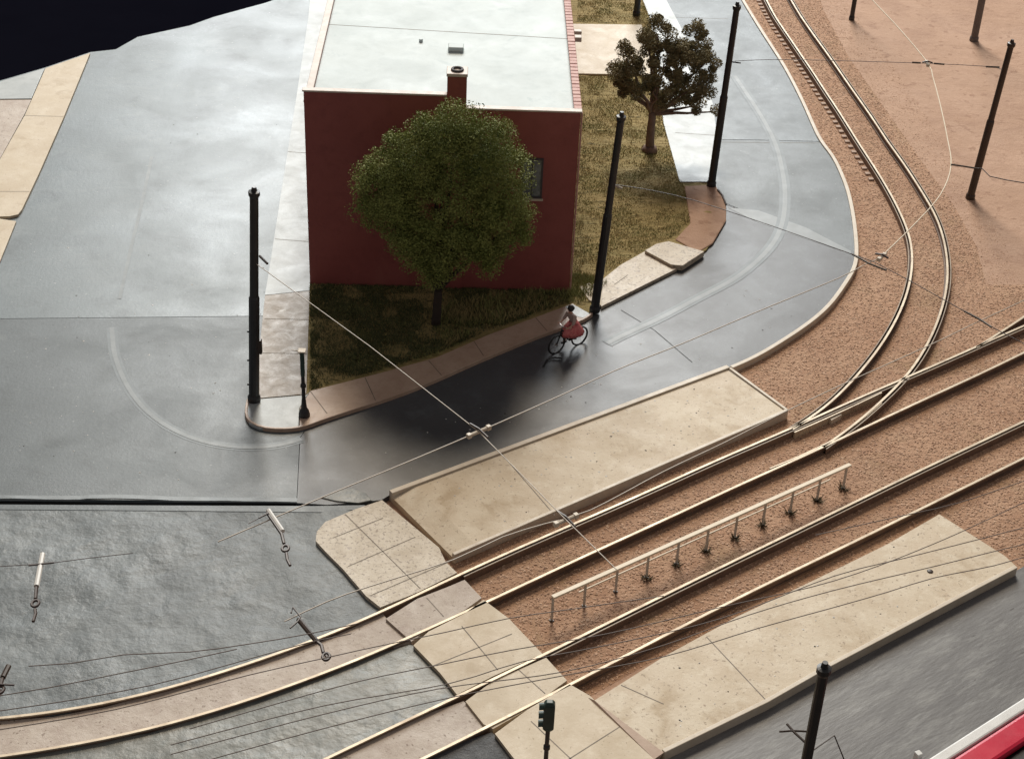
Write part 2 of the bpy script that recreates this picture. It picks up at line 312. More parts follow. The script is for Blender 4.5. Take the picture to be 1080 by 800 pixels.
# plaster street at the lower left, cut up by the rails
def plaster_sheet(name, poly, z, amp, m, step=0.22, th=0.3, fr=0.9):
    import mathutils
    poly = [Vector((p.x, p.y)) for p in poly]
    x0, x1 = min(p.x for p in poly), max(p.x for p in poly); y0, y1 = min(p.y for p in poly), max(p.y for p in poly)
    bm = bmesh.new(); bv = [bm.verts.new((p.x, p.y, z)) for p in poly]; bm.faces.new(bv)
    for axis, lo, hi in ((0, x0, x1), (1, y0, y1)):
        k = lo + step
        while k < hi:
            co = (k, 0, z) if axis == 0 else (0, k, z); no = (1, 0, 0) if axis == 0 else (0, 1, 0)
            bmesh.ops.bisect_plane(bm, geom=bm.verts[:] + bm.edges[:] + bm.faces[:], plane_co=co, plane_no=no); k += step
    edges = [e for e in bm.edges if e.is_boundary]; bvs = set(v for e in edges for v in e.verts)
    for v in bm.verts:
        if v not in bvs:
            n1 = noise.fractal(Vector((v.co.x * fr, v.co.y * fr, 1.3)), 0.9, 2.1, 5)
            dd = min(((Vector((v.co.x, v.co.y)) - mathutils.geometry.intersect_point_line(Vector((v.co.x, v.co.y)), poly[q - 1], poly[q])[0].xy).length if 0 <= mathutils.geometry.intersect_point_line(Vector((v.co.x, v.co.y)), poly[q - 1], poly[q])[1] <= 1 else 9) for q in range(len(poly)))
            v.co.z = z + amp * n1 * min(1, dd / 0.5) - 0.01 * min(1, dd / .3)
    for e in edges: e.smooth = False
    ret = bmesh.ops.extrude_edge_only(bm, edges=edges)
    for v in [q for q in ret['geom'] if isinstance(q, bmesh.types.BMVert)]: v.co.z = z - th
    bmesh.ops.recalc_face_normals(bm, faces=bm.faces[:])
    me = bpy.data.meshes.new(name); bm.to_mesh(me); bm.free(); me.materials.append(m)
    me.polygons.foreach_set('use_smooth', [True] * len(me.polygons)); me.update()
    if me.polygons[0].normal.z < -0.5: me.flip_normals()
    o = bpy.data.objects.new(name, me); C.objects.link(o); o['kind'] = 'structure'; return o
plaster_sheet('street_plaster', P('-100,537 0,537 180,538.5 338,540 352,536 371,538 343,551 334,560 333,570 343,581 362,600 402,641 377,657 340,673 292,689 236,708 180,723 112,743 56,753.5 0,758 -100,763'), -0.02, 0.05, M['plaster'], step=0.16, fr=0.7)
plaster_sheet('track_infill', P('-100,763 0,759.5 56,755 112,744.5 180,725 236,710 292,690.5 340,675 377,659 402,643.5 408,652 434,676.5 396,687 340,711.5 292,727 227,749 159,769.5 112,778.5 37,792.5 -100,806'), -0.015, 0.03, M['track_fill'])
plaster_sheet('street_plaster', P('-100,808 0,800 112,780 159,771.5 227,751 292,729 340,713.5 396,689 434,678.5 464,709 483,733.5 452,749 396,773 343,797.5 240,850 -100,850'), -0.02, 0.03, M['plaster2'])
plaster_sheet('track_infill', P('240,852 343,799.5 396,775 452,751 489,738.5 519,765.5 490,778 445,799 360,840 330,852'), -0.015, 0.02, M['track_fill'])
plaster_sheet('street_plaster', P('332,854 362,841 445,801 490,780.5 519,771 560,815 600,860 330,870'), -0.02, 0.04, M['plaster3'])
# near road, lower right
plaster_sheet('road', P('600,870 691,797 809,741 875,703 1027,623 1067,601 1180,540 1240,520 1240,900 560,900'), -0.13, 0.015, M['road_near'], step=0.4, fr=0.5)
# grass lot
lot = P('300,445 420,410 568,351 622,330 640,319 722,276 745,264 764,234 766,216 754,196 745,180 716,190 700,131 686,20 676,-5 665,-60 330,-40 325,300', 0.05)
plaster_sheet('lot_ground', lot, 0.085, 0.06, M['earth'], step=0.35, th=0.12, fr=1.3)
mb = MB(); mb.prism([tuple(p) for p in P('722,196 754,194 766,214 766,232 752,256 736,266 712,252 728,235', 0.12)], 0.02, 0.12)
mb.build('bare_earth', M['sand'], bevel=0.05)['kind'] = 'structure'
slab('driveway', P('600,25 677,26 690,79 600,77.5', 0.16), 0.16, 0.12, 'pavement_pink' if 'pavement_pink' in M else 'concrete', bevel=0.03)
# pavements
slab('pavement', P('330,-30 345,-40 352,60 330,190 326.5,306 279.5,311 283,290 297,200 313,100 325,20', 0.12), 0.12, 0.12, 'pavement_gloss', joints=['303,160 332,162', '290,252 328,255'], jm='joint')
slab('pavement', P('326.5,306.5 323,415 268,420 274,365 279.5,311.5', 0.12), 0.12, 0.12, 'pavement_tan', joints=['272,372 324,373', '279,336 325,337'], jm='joint')
slab('pavement', P('268,421 323,416 327,412 316,430 315,451 274,451 263,446 260,437 262,424', 0.12), 0.12, 0.12, 'pavement_gloss')
slab('pavement', P('327.5,412 402,393 460,377 516,352.5 577,330 604,320 622,331 617,337 568,354 505,380 460,400 420,416 339,443 316,451 316.5,430', 0.12), 0.12, 0.12, 'pavement_brown',
     joints=['327,412 345,436', '452,380 466,396', '500,360 510,375', '565,335 577,349', '385,398 396,422'])
fk = P('262,424 259,438 261,448 271,454 292,455 316,454 339,445.5 420,418.5 460,402.5 505,382.5 568,356.5 617,339 624,333')
mb = MB(); ribbon(mb, relax(smooth_line(fk, 0.25), 3), 0.1, -0.05, 0.15, 0.0); mb.build('kerb', M['pavement_brown'], bevel=0.02)['kind'] = 'structure'
slab('pavement', P('604,320.5 596,323 606,333 618,336 622.5,330.5', 0.128), 0.128, 0.1, 'pavement_gloss')  # pale overlay, light past the building corner put into the colour
slab('pavement', P('611,302 624,297 636,307 634,322 621,316', 0.13), 0.13, 0.1, 'concrete')
slab('pavement', P('634,323 636,294 655,279 680,265 714,283', 0.14), 0.14, 0.16, 'concrete_speck', joints=['648,300 662,290'])
slab('pavement', P('680,264 692,257 705,254 743,265 720,280 708,279', 0.27), 0.27, 0.25, 'concrete_speck')
slab('pavement', P('676,-5 700,-5 735,60 752,110 757,150 750,191.5 717,191.5 700,130 686,20', 0.12), 0.12, 0.14, 'pavement_gloss', joints=['712,140 757,143'])
slab('pavement', P('95,56 67,124 41,183 23,221 19,226 10,228 -40,229 -60,204 0,168 26.5,121 48,72', 0.12), 0.12, 0.12, 'concrete', joints=['26,122 67,123', '-20,202 31,202'])
slab('pavement', P('-80,231 0,230.5 17,233 0,275 -60,420 -120,420', 0.1), 0.1, 0.1, 'concrete')
slab('pavement', P('-40,97 0,86 47,72 33,104 -40,105', 0.1), 0.1, 0.1, 'pavement_gloss')
slab('paved_lot', P('-70,105 33,105 26,120 0,167 -60,203 -100,203', 0.06), 0.06, 0.06, 'track_fill')
# crossing pavement
xl = '403,527 375,536.5 343,550 334,560.5 333,570 343,581 362,600 386,627 402,641 377,657'
slab('crossing_pavement', P('403,527 375,536.5 343,550 334,560.5 333,570 343,581 362,600 386,628 401,640 440,624.5 482,603.5 470,592 463,577', 0.10), 0.10, 0.3, 'concrete_speck',
     joints=['364,542 443,620', '351,567 404,546', '367,597 438,566', '390,628 474,592'])
slab('crossing_pavement', P('407,652 434,676 452,663 490,643 508,630 490,611 471,619 440,631', 0.06), 0.06, 0.3, 'track_fill', joints=['450,630 468,650'])
slab('crossing_pavement', P('436,680 464,709 482,732 520,712.5 572,689 537,652 510,632 490,646.5 452,665.5', 0.10), 0.10, 0.3, 'concrete', joints=['456,702 540,668', '487,660 525,706'])
slab('crossing_pavement', P('491,739 510,763 520,768 556,748 598,717 576,693 520,717.5', 0.06), 0.06, 0.3, 'concrete', joints=['545,704 575,731'])
slab('crossing_pavement', P('522,773 538,794 590,860 720,860 690,797 622,733 601,721 556,748', 0.10), 0.10, 0.3, 'concrete', joints=['560,760 650,845', '600,800 655,765'])

# ================================================================= PLATFORMS
t = empty('tram_platform', at(412, 520), 'long sand coloured platform between the road and the upper tram track', 'platform')
pz = 0.13
mb = MB(); a, b, c, d = P('412,520 768,387.5 830,433 478,585', pz)
u = (b - a) * 0.06; v = (c - d) * 0.06
mb.add([(a.x, a.y, 0.02), (d.x, d.y, 0.02), (d.x + v.x, d.y + v.y, pz), (a.x + u.x, a.y + u.y, pz), (b.x, b.y, pz), (c.x, c.y, pz),
        (a.x, a.y, -0.3), (d.x, d.y, -0.3), (d.x + v.x, d.y + v.y, -0.3), (a.x + u.x, a.y + u.y, -0.3), (b.x, b.y, -0.3), (c.x, c.y, -0.3)],
       [(0, 1, 2, 3), (3, 2, 5, 4), (0, 6, 7, 1), (1, 7, 8, 2), (2, 8, 11, 5), (5, 11, 10, 4), (4, 10, 9, 3), (3, 9, 6, 0)])
mb.mi = 1
for j in ('528,477 585,543', '768,390 827,432'): p, q = P(j, pz); strip(mb, p, q, pz + 0.004, 0.03)
mb.build('deck', [M['platform'], M['joint']], t)
mb = MB(); ribbon(mb, [a, b], 0.2, -0.2, pz + 0.07, 0.0); mb.build('kerb', M['kerb'], t, bevel=0.02)
mb = MB(); ribbon(mb, [b + (c - b) * 0.02, c], 0.12, -0.2, pz + 0.05, 0.0); mb.build('kerb', M['kerb'], t, bevel=0.02)
mb = MB(); ribbon(mb, [d + (c - d) * 0.0, c], 0.14, -0.2, pz + 0.05, 0.0); mb.build('kerb', M['kerb'], t, bevel=0.02)
t = empty('tram_platform', at(627, 738), 'pale sand coloured platform between the lower tram track and the road in the foreground', 'platform')
pz = 0.16
pl2 = P('627,738 700,692 777,650 849,616 880,601 936,573.5 990.6,542 1060,586 1073,598 1027,622 875.6,702 809,740 700,793', pz)
mb = MB(); mb.prism([tuple(p) for p in pl2], -0.3, pz); mb.mi = 1
for j in ('745,671 808,738', '655,722 700,742'): p, q = P(j, pz); strip(mb, p, q, pz + 0.004, 0.03)
mb.build('deck', [M['platform'], M['joint']], t)
g0, g1 = at(700, 793, pz), at(627, 738, pz); h0, h1 = at(690, 800, 0.1), at(620, 735, 0.1)
mb = MB(); mb.add([g1, g0, h0, h1, (h0.x, h0.y, -0.3), (h1.x, h1.y, -0.3)], [(0, 3, 2, 1), (3, 5, 4, 2), (0, 5, 3), (1, 2, 4)]); mb.build('ramp', M['pavement_brown'], t)
mb = MB(); ribbon(mb, P('700,792.5 809,739.5 875.6,701.5 1027,621.5 1072,598', pz), 0.14, -0.25, pz + 0.03, 0.02); mb.build('kerb', M['kerb'], t, bevel=0.02)

# ================================================================= BUILDING
bl, br = at(327, 300, 0.05), at(600, 308, 0.05)
ux = (br - bl); W = ux.length; ux.normalize(); uy = Vector((-ux.y, ux.x, 0)); D = 40.0
B0 = bl.copy()
bt = empty('brick_house', B0, 'dark red flat roofed building with a pale roof and chimney behind the bushy tree', 'building')
def bp(x, y): q = B0 + ux * x + uy * y; return (q.x, q.y)
hl, hr, rz_ = 8.25, 7.75, 7.62
xc0 = W * 0.515; xc1 = W * 0.585
th = 0.22
mb = MB()
mb.prism([bp(0, 0), bp(xc0 + .1, 0), bp(xc0 + .1, th), bp(0, th)], -0.1, hl); mb.prism([bp(xc0 + .1, 0), bp(W, 0), bp(W, th), bp(xc0 + .1, th)], -0.1, hr)
wx0, wx1, wz0, wz1 = W * 0.835, W * 0.893, 0, 0
mb.build('front_wall', M['wall_red'], bt)
mb = MB(); mb.prism([bp(0, th), bp(th, th), bp(th, D), bp(0, D)], -0.1, hr - 0.03); mb.build('side_wall', M['wall_red'], bt)
mb = MB(); mb.prism([bp(W - th, th), bp(W, th), bp(W, D), bp(W - th, D)], -0.1, hr - 0.03); mb.build('side_wall', M['wall_red'], bt)
mb = MB(); mb.prism([bp(0, D), bp(W, D), bp(W, D + th), bp(0, D + th)], -0.1, hr); mb.build('back_wall', M['wall_red'], bt)
mb = MB(); mb.prism([bp(th, th), bp(W - th, th), bp(W - th, D), bp(th, D)], 7.2, rz_)
mb.mi = 1
def pw(a, b_, z): A, Bq = Vector((*bp(*a), z)), Vector((*bp(*b_), z)); strip(mb, A, Bq, z, 0.045)
pw((th, 8.3), (W - th, 7.6), rz_ + 0.004); pw((th, 21), (W - th, 20.4), rz_ + 0.004)
roof = mb.build('roof', [M['roof'], M['joint']], bt)
# copings
mb = MB(); mb.prism([bp(-0.05, -0.04), bp(xc0, -0.04), bp(xc0, th + .03), bp(-0.05, th + .03)], hl, hl + 0.07)
mb.build('coping', M['coping_pale'], bt, bevel=0.015)
mb = MB(); mb.prism([bp(xc1, -0.04), bp(W + .06, -0.04), bp(W + .06, th + .03), bp(xc1, th + .03)], hr, hr + 0.07)
mb.build('coping', M['coping_pale'], bt, bevel=0.015)
mb = MB(); mb.prism([bp(-0.05, th + .03), bp(th, th + .03), bp(th, D), bp(-0.05, D)], hr - 0.03, hr + 0.04); mb.build('coping', M['coping_pale'], bt, bevel=0.015)
mb = MB(); y = th + .06
while y < D:
    mb.prism([bp(W - th - .02, y), bp(W + .06, y), bp(W + .06, y + .29), bp(W - th - .02, y + .29)], hr - 0.03, hr + 0.06 + random.uniform(-.01, .01)); y += 0.33
mb.build('coping', M['coping'], bt, bevel=0.02)
mb = MB(); mb.prism([bp(W + .06, 7.2), bp(W + .34, 7.2), bp(W + .34, 7.5), bp(W + .06, 7.5)], hr - .1, hr + .1); mb.build('gutter_outlet', M['coping_pale'], bt, bevel=0.02)
mb = MB(); mb.prism([bp(W + .06, 8.0), bp(W + .38, 8.0), bp(W + .38, 8.25), bp(W + .06, 8.25)], hr - .1, hr + .05)
mb.build('gutter_outlet', M['coping_pale'], bt, bevel=0.02)
mb = MB(); mb.tube([Vector((*bp(W + .05, .03), 0.05)), Vector((*bp(W + .05, .03), hr))], .035); mb.build('corner_pipe', M['coping'], bt)
# chimney
mb = MB(); mb.prism([bp(xc0, -0.06), bp(xc1, -0.06), bp(xc1, .62), bp(xc0, .62)], 0, 9.05); ch = mb.build('chimney', M['wall_red'], bt)
mb = MB(); mb.prism([bp(xc0 - .03, -.09), bp(xc1 + .03, -.09), bp(xc1 + .03, .65), bp(xc0 - .03, .65)], 9.05, 9.17); k = mb.build('chimney_cap', M['coping_pale'], ch, bevel=.02)
k.location = (0, 0, 0)
for v in k.data.vertices: pass
cx = Vector((*bp((xc0 + xc1) / 2, .28), 9.2)); mb = MB(); mb.tube([cx + Vector((.19 * math.cos(a * math.pi / 8), .19 * math.sin(a * math.pi / 8), 0)) for a in range(16)], .055, 8, True)
mb.build('chimney_pot', M['frame'], ch)
# hatch on roof
hx = at(481, 49, rz_ + .15); mb = MB(); mb.box((hx.x, hx.y, rz_ + .1), (.62, .5, .2), math.atan2(ux.y, ux.x)); mb.build('roof_hatch', M['roof'], bt, bevel=.03)
for px, py in ((444, 44),):
    hx = at(px, py, rz_); mb = MB(); mb.tube([hx, hx + Vector((0, 0, .12))], .08); mb.build('vent_pipe', M['roof'], bt)
# window on the front wall
def wallpt(px, py):
    d = RC @ Vector(((px - 540) / F, (py - 400) / F, 1)); o = Vector((0, 0, H)); n = uy
    tt = (B0 - o).dot(n) / d.dot(n); q = o + d * tt; return (q - B0).dot(ux), q.z
wa, za = wallpt(552, 168); wb, zb = wallpt(570, 207)
mb = MB(); mb.prism([bp(wa, -.02), bp(wb, -.02), bp(wb, .02), bp(wa, .02)], zb, za)
fr = MB()
for x0, x1, z0, z1 in ((wa - .05, wa + .02, zb, za), (wb - .02, wb + .05, zb, za), (wa - .05, wb + .05, za, za + .07), (wa - .05, wb + .05, zb - .07, zb), ((wa + wb) / 2 - .02, (wa + wb) / 2 + .02, zb, za)):
    fr.prism([bp(x0, -.06), bp(x1, -.06), bp(x1, .02), bp(x0, .02)], z0, z1)
wf = fr.build('window', M['frame'], bt); g = mb.build('glass', M['glass'], wf)
sl = MB(); sl.prism([bp(wa - .1, -.14), bp(wb + .1, -.14), bp(wb + .1, -.05), bp(wa - .1, -.05)], zb - .14, zb - .075); sl.build('sill', M['kerb'], wf)

# ================================================================= TRACKS
LLp = "808.5,0 817.5,17.8 828.7,33.7 843.7,56 860.6,80.6 870,95.6 886,119 904.5,149 923.7,178 940.6,206 953.7,232.5 961.5,253 962.5,277.5 960.6,296 953,320.6 943.7,341 928.7,365.6 910,389.4 885,416 871.8,429 855,440.6 836,452"
LRp = "834.4,0 843.7,16 858.7,37.5 873.7,58 890.6,82.5 907.5,106.8 922.5,127.5 935,148 953.7,172.5 972.5,202.5 985.6,223 993,241 997,257 1000.3,283 998,309 992.5,330 983,354 971.8,375 960,393.7 939.3,414 920.6,431 901.8,448 885,461 868,471"
ANp = "-100,763 0,758.7 56,754 112.5,743.7 159,731.5 199.6,719 236,708.7 292.5,689 340,673.4 377.5,657.5 418.7,637.8 471,610.6 536,582 600,554 648.7,533.4 679.6,520 752.5,486 805,463.7 836,452 870,435 892.5,424.5 930,408.7 954,398.4 1000,379 1026,367 1050,356 1080,343 1120,326"
ASp = "-100,809 0,799.4 37.5,793 112.5,779 159,770 199.6,759.7 227,749.4 292.5,727.5 340,712 396,687.5 452.5,663 490,644 539.6,622.8 573.7,605.6 630,579.4 679.6,557 700,549.4 743,527.5 790,506 836,486 880,465.5 936,438.7 992.5,412.5 1045,389 1080,371 1120,352"
BNp = "240,850 343.7,798 396,773.7 452.5,749 490,730.6 556,698.7 612.5,670.6 680,637 736,608.7 792.5,582.5 848.7,554 885.6,538 936,511 992.5,485.6 1030,466.9 1079.6,444.4 1130,420"
BSp = "330,856 445,799.4 490,779 539.6,754 603,719 650,697 699.6,669.7 742,648 792.5,622 830,603 879.6,582.5 966,538 1011,516.5 1048.7,498.7 1079.6,481.9 1130,458"
ZT = 0.10      # rail head
def rail_pts(s, n=10): return relax(smooth_line(P(s, ZT), 0.5), n)
def rail(name, pts, parent, check=0, z0=Z_B, hw=0.085, cx=-999):
    mb = MB(); ribbon(mb, pts, hw, ZT - 0.05, ZT); mb.mi = 1
    ribbon(mb, pts, 0.035, z0, ZT - 0.05); ribbon(mb, pts, 0.17, z0 - .02, z0 + 0.07)
    if check:
        cp_ = [p for p in pts if p.x > cx]
        mb.mi = 2; ribbon(mb, cp_, 0.035, ZT - 0.05, ZT - 0.012, check * 0.14); mb.mi = 1
        ribbon(mb, cp_, 0.03, z0, ZT - 0.05, check * 0.14)
    return mb.build(name, [M['rail_top'], M['rail_web'], M['rail_side']], parent)
t = empty('tram_track', at(700, 520), 'tram track running beside the upper platform and curving over the plaster street', 'tram track')
an, as_ = rail_pts(ANp, 20), rail_pts(ASp, 20)
rail('rail', an, t, -1, cx=at(478, 605).x); rail('rail', as_, t)
t = empty('tram_track', at(700, 650), 'lower tram track next to the foreground platform', 'tram track')
bn, bs = rail_pts(BNp, 40), rail_pts(BSp, 40)
rail('rail', bn, t, -1, cx=at(575, 690).x); rail('rail', bs, t)
t = empty('tram_track', at(970, 250), 'tram track curving round the outside of the road bend', 'tram track')
ext = lambda s, e: e + ' ' + s
ll, lr = rail_pts(ext(LLp, '793,-30')), rail_pts(ext(LRp, '817,-30'))
rail('rail', ll, t, -1); rail('rail', lr, t, 1)
# sleeper ends beside the left rail of the curve
lo = offset(ll, 0.0); acc = 0; nxt = 1.0; cnt = 0
for i in range(1, len(ll)):
    seg = (ll[i] - ll[i - 1]).length; acc += seg
    if acc > nxt and ll[i].y > 68.3 and cnt < 90:
        d = (ll[i] - ll[i - 1]).normalized(); nrm = Vector((-d.y, d.x, 0))
        if nrm.x > 0: nrm = -nrm
        c = ll[i] + nrm * 0.33; rz = math.atan2(d.y, d.x)
        mb = MB(); mb.box((c.x, c.y, Z_B + .04), (.24, .24, .09), rz); mb.build('sleeper', M['tie'], t, bevel=.03); nxt = acc + 0.5; cnt += 1
# turnout details: frog rails and plates
mb = MB(); ribbon(mb, smooth_line(P('838,455 870,441 905,425 930,413', ZT), .5), .05, Z_B, ZT - .02); mb.build('check_rail', M['rail_top'], t)
mb = MB(); ribbon(mb, smooth_line(P('812,493 850,477 885,459 915,437 930,424', ZT), .5), .05, Z_B, ZT - .02); mb.build('check_rail', M['rail_top'], t)
for poly in ('832,456 840,452 850,449 846,454', '872,438 884,433 888,437 877,443', ):
    mb = MB(); mb.prism([tuple(p) for p in P(poly, .02)], -.2, .02); mb.build('switch_plate', M['kerb'], t, bevel=.01)
t = empty('tram_track', at(1080, 335), 'stub of a diverging track leaving the turnout at the right edge', 'tram track')
rail('rail', rail_pts('1030,366 1052,352 1066,343 1080,334 1110,312', 2), t)

# ================================================================= PAINTED LINES
def line(px, wd, m, z=0.016, name='lane_line'):
    mb = MB(); p = relax(smooth_line(P(px, z), .3), 4); n = len(p)
    a, b = offset(p, -wd / 2), offset(p, wd / 2)
    mb.add([(q.x, q.y, z) for q in a] + [(q.x, q.y, z) for q in b], [(i, i + 1, n + i + 1, n + i) for i in range(n - 1)])
    mb.build(name, m)['kind'] = 'structure'
line('160,165 150,212 138,262 126,315', .14, M['line'], 0.010)
line('118,345 119,360 122,379 137,412 161,439 195,459 232,469.5 270,472 300,469 318,463', .4, M['line_soft'], 0.007)
line('775,80 783,92 803.5,123.5 818,152 825,180 828,205 825,235 812,261 779,291 740,312 695,336 664,350 640,362', .5, M['line_soft'], 0.010)
line('118,345 119,360 122,379 137,412 161,439 195,459 232,469.5 270,472 300,469 318,463', .17, M['line'])
line('775,80 783,92 803.5,123.5 818,152 825,180 828,205 825,235 812,261 779,291 740,312 695,336 664,350 640,362', .2, M['line2'])

# ================================================================= POLES
pole_group = 'tram wire poles'
def pole(foot, top, label, m='black', r=.17, h=None):
    t = empty('overhead_line_pole', foot, label, 'pole', pole_group)
    L = (top - foot); f = lambda k: foot + L * k
    mb = MB(); mb.tube([f(0), f(.02), f(.03)], [r * 1.25, r * 1.25, r * 1.05], 12); mb.build('base', M[m], t, smooth=False)
    mb = MB(); mb.tube([f(.02), f(.5)], r, 12); mb.build('lower_shaft', M[m], t)
    mb = MB(); mb.tube([f(.5), f(.51), f(.965)], [r, r * .82, r * .78], 12); mb.build('upper_shaft', M[m], t)
    mb = MB(); mb.tube([f(.955), f(.965), f(.98), f(.983), f(1.0)], [r * .8, r * 1.05, r * 1.05, r * .55, r * .4], 12); mb.build('cap', M[m], t)
    return t, f
def pole_px(bx, by, tx, ty, label, m='black', r=.17, z=0.0):
    foot = at(bx, by, z)
    # a leaning pole: the top lies on the photographed line of sight, in a plane through the foot
    d = RC @ Vector(((tx - 540) / F, (ty - 400) / F, 1)); k = foot.y / d.y
    top = Vector((d.x * k, foot.y, H + d.z * k)); return pole(foot, top, label, m, r)
p1, f1 = pole_px(268, 422, 268, 197, 'black pole standing on the pavement corner left of the red building', z=.12, r=.185)
p2, f2 = pole_px(627, 328, 656, 118, 'black pole between the grass lot and the road beside the cyclist', z=.1)
p3, f3 = pole_px(750, 196, 778, 2, 'tall black pole at the end of the pale pavement right of the small tree', z=.1)
p4, f4 = pole_px(1023, 209, 1068, 42, 'brown pole on the pink sand beyond the curved track at the right edge', m='bronze', z=Z_B)
p5, f5 = pole_px(1027, 43, 1060, -120, 'grey brown pole cut off by the top edge near the right corner', m='fence_foot', z=Z_B, r=.2)
p6, f6 = pole_px(898, 21, 925, -140, 'thin dark pole cut off by the top edge right of the curved track', z=Z_B, r=.13)
p7, f7 = pole_px(671, 16, 690, -150, 'black pole foot behind the small tree at the top edge of the photo', z=.1, r=.17)
tp = at(870.5, 698, 8.2); ft = at(852, 830, 0); ft = Vector((tp.x + .0, tp.y, -.15))
bx8 = RC.transposed() @ Vector((ft.x, ft.y, ft.z - H))
p8, f8 = pole(ft, tp, 'black pole standing in the foreground road in front of the platform', 'black', .16)
# blocks fixed to the first pole
mb = MB(); c = f1(.27); mb.box((c.x + .2, c.y, c.z), (.14, .2, .55)); mb.build('junction_box', M['bronze'], p1, bevel=.02)
for k in (.2, .34, .08):
    mb = MB(); c = f1(k); mb.tube([c, c + Vector((-.24, 0, 0))], .04, 6); mb.build('step_bolt', M['black'], p1)
mb = MB(); c = f2(.655); mb.tube([c, c + Vector((.38, -.1, -.12))], .045, 6); mb.build('bracket', M['wire'], p2)
mb = MB(); c = f3(.69); mb.tube([c, c + Vector((.5, -.05, -.02))], .035, 6); mb.build('bracket', M['black'], p3)

# ================================================================= WIRES
def wire(px, z, label, r=.02, m='wire', cat='wire', group='overhead tram wires and wire shadows', ends=None, sm=True, name='wire_or_wire_shadow'):
    zs = z if isinstance(z, list) else [z] * len(px.split())
    pts = [at(float(a.split(',')[0]), float(a.split(',')[1]), zz) for a, zz in zip(px.split(), zs)]
    if ends: 
        if ends[0] is not None: pts[0] = ends[0]
        if ends[1] is not None: pts[-1] = ends[1]
    if sm and len(pts) > 2: pts = smooth_line(pts, .6)
    mb = MB(); mb.tube(pts, r, 6); o = mb.build(name, M[m]); return tag(o, label, cat, group)
ZW = 5.4
wire('230,571 345,522 425,489 505,455 580,422 650,390 720,362 800,328 885,293 910,280 928,272', ZW, 'thin pale contact wire crossing the dark road and ending above the loop track', .018)
wire('928,272 965,236 992,205 1003,175 999,145 992,112 984,82 978,66 948,30 920,0 895,-30', ZW, 'pale contact wire bent over the curved track near the top right', .024, 'fence')
wire('300,655 345,634 390,618 478,590 530,566 575,552 622,538 700,497 765,466 830,433 900,400 978,365 1034,338 1090,312', ZW, 'pale contact wire hanging over the track beside the upper platform', .017)
c1 = f1(.665); wire('276,271 390,365 505,455 597,548 650,600', [5.6, 5.5, 5.45, 5.5, 5.6], 'dark span wire from the corner pole down to the upper track', .015, 'wire', ends=(c1, None), sm=False)
c2 = f2(.655); wire('657,187 731,211 896,267 935,283 1017,328 1056,350 1100,372', [5.5, 5.5, 5.45, 5.45, 5.45, 5.45, 5.5], 'dark span wire from the pole by the cyclist across the road bend', .014, 'wire_dark', ends=(c2, None))
c3 = f3(.69); c4 = f4(.815); wire('772,60 830,63 978,67 1050,71 1068,72', 5.8, 'thin dark span wire between the pole by the small tree and the brown pole', .013, 'wire_dark', ends=(c3, c4))
wire('1003,174 1020,176 1036,178 1044,186 1062,190 1100,196', [5.4, 5.4, 5.4, 5.4, 5.4, 5.5], 'wire pulled off to the right edge in front of the brown pole', .02, 'wire_dark', sm=False)
wire('872,757 880,775 895,812', [5.6, 5.2, 4.6], 'dark wire hanging down from the foreground pole', .018, 'wire_dark', ends=(f8(.66), None))
wire_shadows = [('30,702 75,699 130,690 200,687 260,679 320,669 378,657', 'dark tube for a wire shadow with a kink above the plaster street near the left edge'),
         ('-20,736 50,725 130,709 200,695 250,684', 'short dark tube for a wire shadow low over the plaster street above the curved rail'),
         ('-20,752 80,737 160,722 200,712 264,694 330,676 370,668', 'dark tube for a wire shadow just above the upper curved rail at the left edge'),
         ('-20,772 120,748 264,711 340,694 380,685 471,666 535,652 610,641 700,628', 'dark tube for a wire shadow crossing the crossing pavement between the upper rails'),
         ('200,768 340,728 405,712 456,702 540,685 640,668 760,640 880,612 990,571 1100,520', 'uppermost dark tube for a wire shadow over the foreground platform'),
         ('180,785 340,744 471,721 552,697 640,680 760,652 880,607 955,588 1030,569 1100,551', 'dark tube for a wire shadow crossing the middle of the foreground platform'),
         ('180,795 340,753 462,726 594,708 700,680 790,648 880,622 985,597 1049,581 1100,569', 'dark tube for a wire shadow passing the dark spot on the foreground platform'),
         ('180,812 340,768 471,736 594,712 700,692 800,662 880,640 936,624 985,609 1049,596 1100,581', 'lowest dark tube for a wire shadow crossing the foreground platform'),
         ('860,564 945,545 1011,530 1100,500', 'dark tube for a wire shadow over the ballast beyond the end of the foreground platform')]
for px, lab in wire_shadows: wire(px, 5.9, lab, .0125, 'wire_shadow')  # thin dark tubes stand in for shadows of overhead wires
def hanger(cx, cy, ax, ay, L, label, z=5.42, bar2=True):
    c = at(cx, cy, z); a = at(ax, ay, z); d = (a - c).normalized(); n = Vector((-d.y, d.x, 0))
    t = empty('wire_hanger', c, label, 'wire hanger', 'crossing hangers on the overhead wires')
    mb = MB(); mb.tube([c - d * L * .5, c + d * L * .5], .055, 8); mb.build('insulator', M['kerb'], t)
    mb = MB(); mb.tube([c - n * L * .5 + Vector((0, 0, .04)), c + Vector((0, 0, .1)), c + n * L * .5 + Vector((0, 0, .04))], .035, 6); mb.build('clamp', M['wire_dark'], t)
    for s in (-1, 1):
        mb = MB(); mb.box(c + d * s * L * .42, (.14, .14, .14), math.atan2(d.y, d.x)); mb.build('end_collar', M['kerb'], t, bevel=.02)
hanger(505, 455, 545, 438, .85, 'brass crossing hanger above the dark road where the span wire meets the contact wire')
hanger(597, 548, 630, 534, .8, 'crossing hanger above the edge of the upper platform')
hanger(978, 67, 984, 82, .45, 'small crossing hanger on the wire above the pink sand at the top right')
hanger(930, 271, 945, 258, .5, 'pale wire end hanger above the inner rail of the curve')
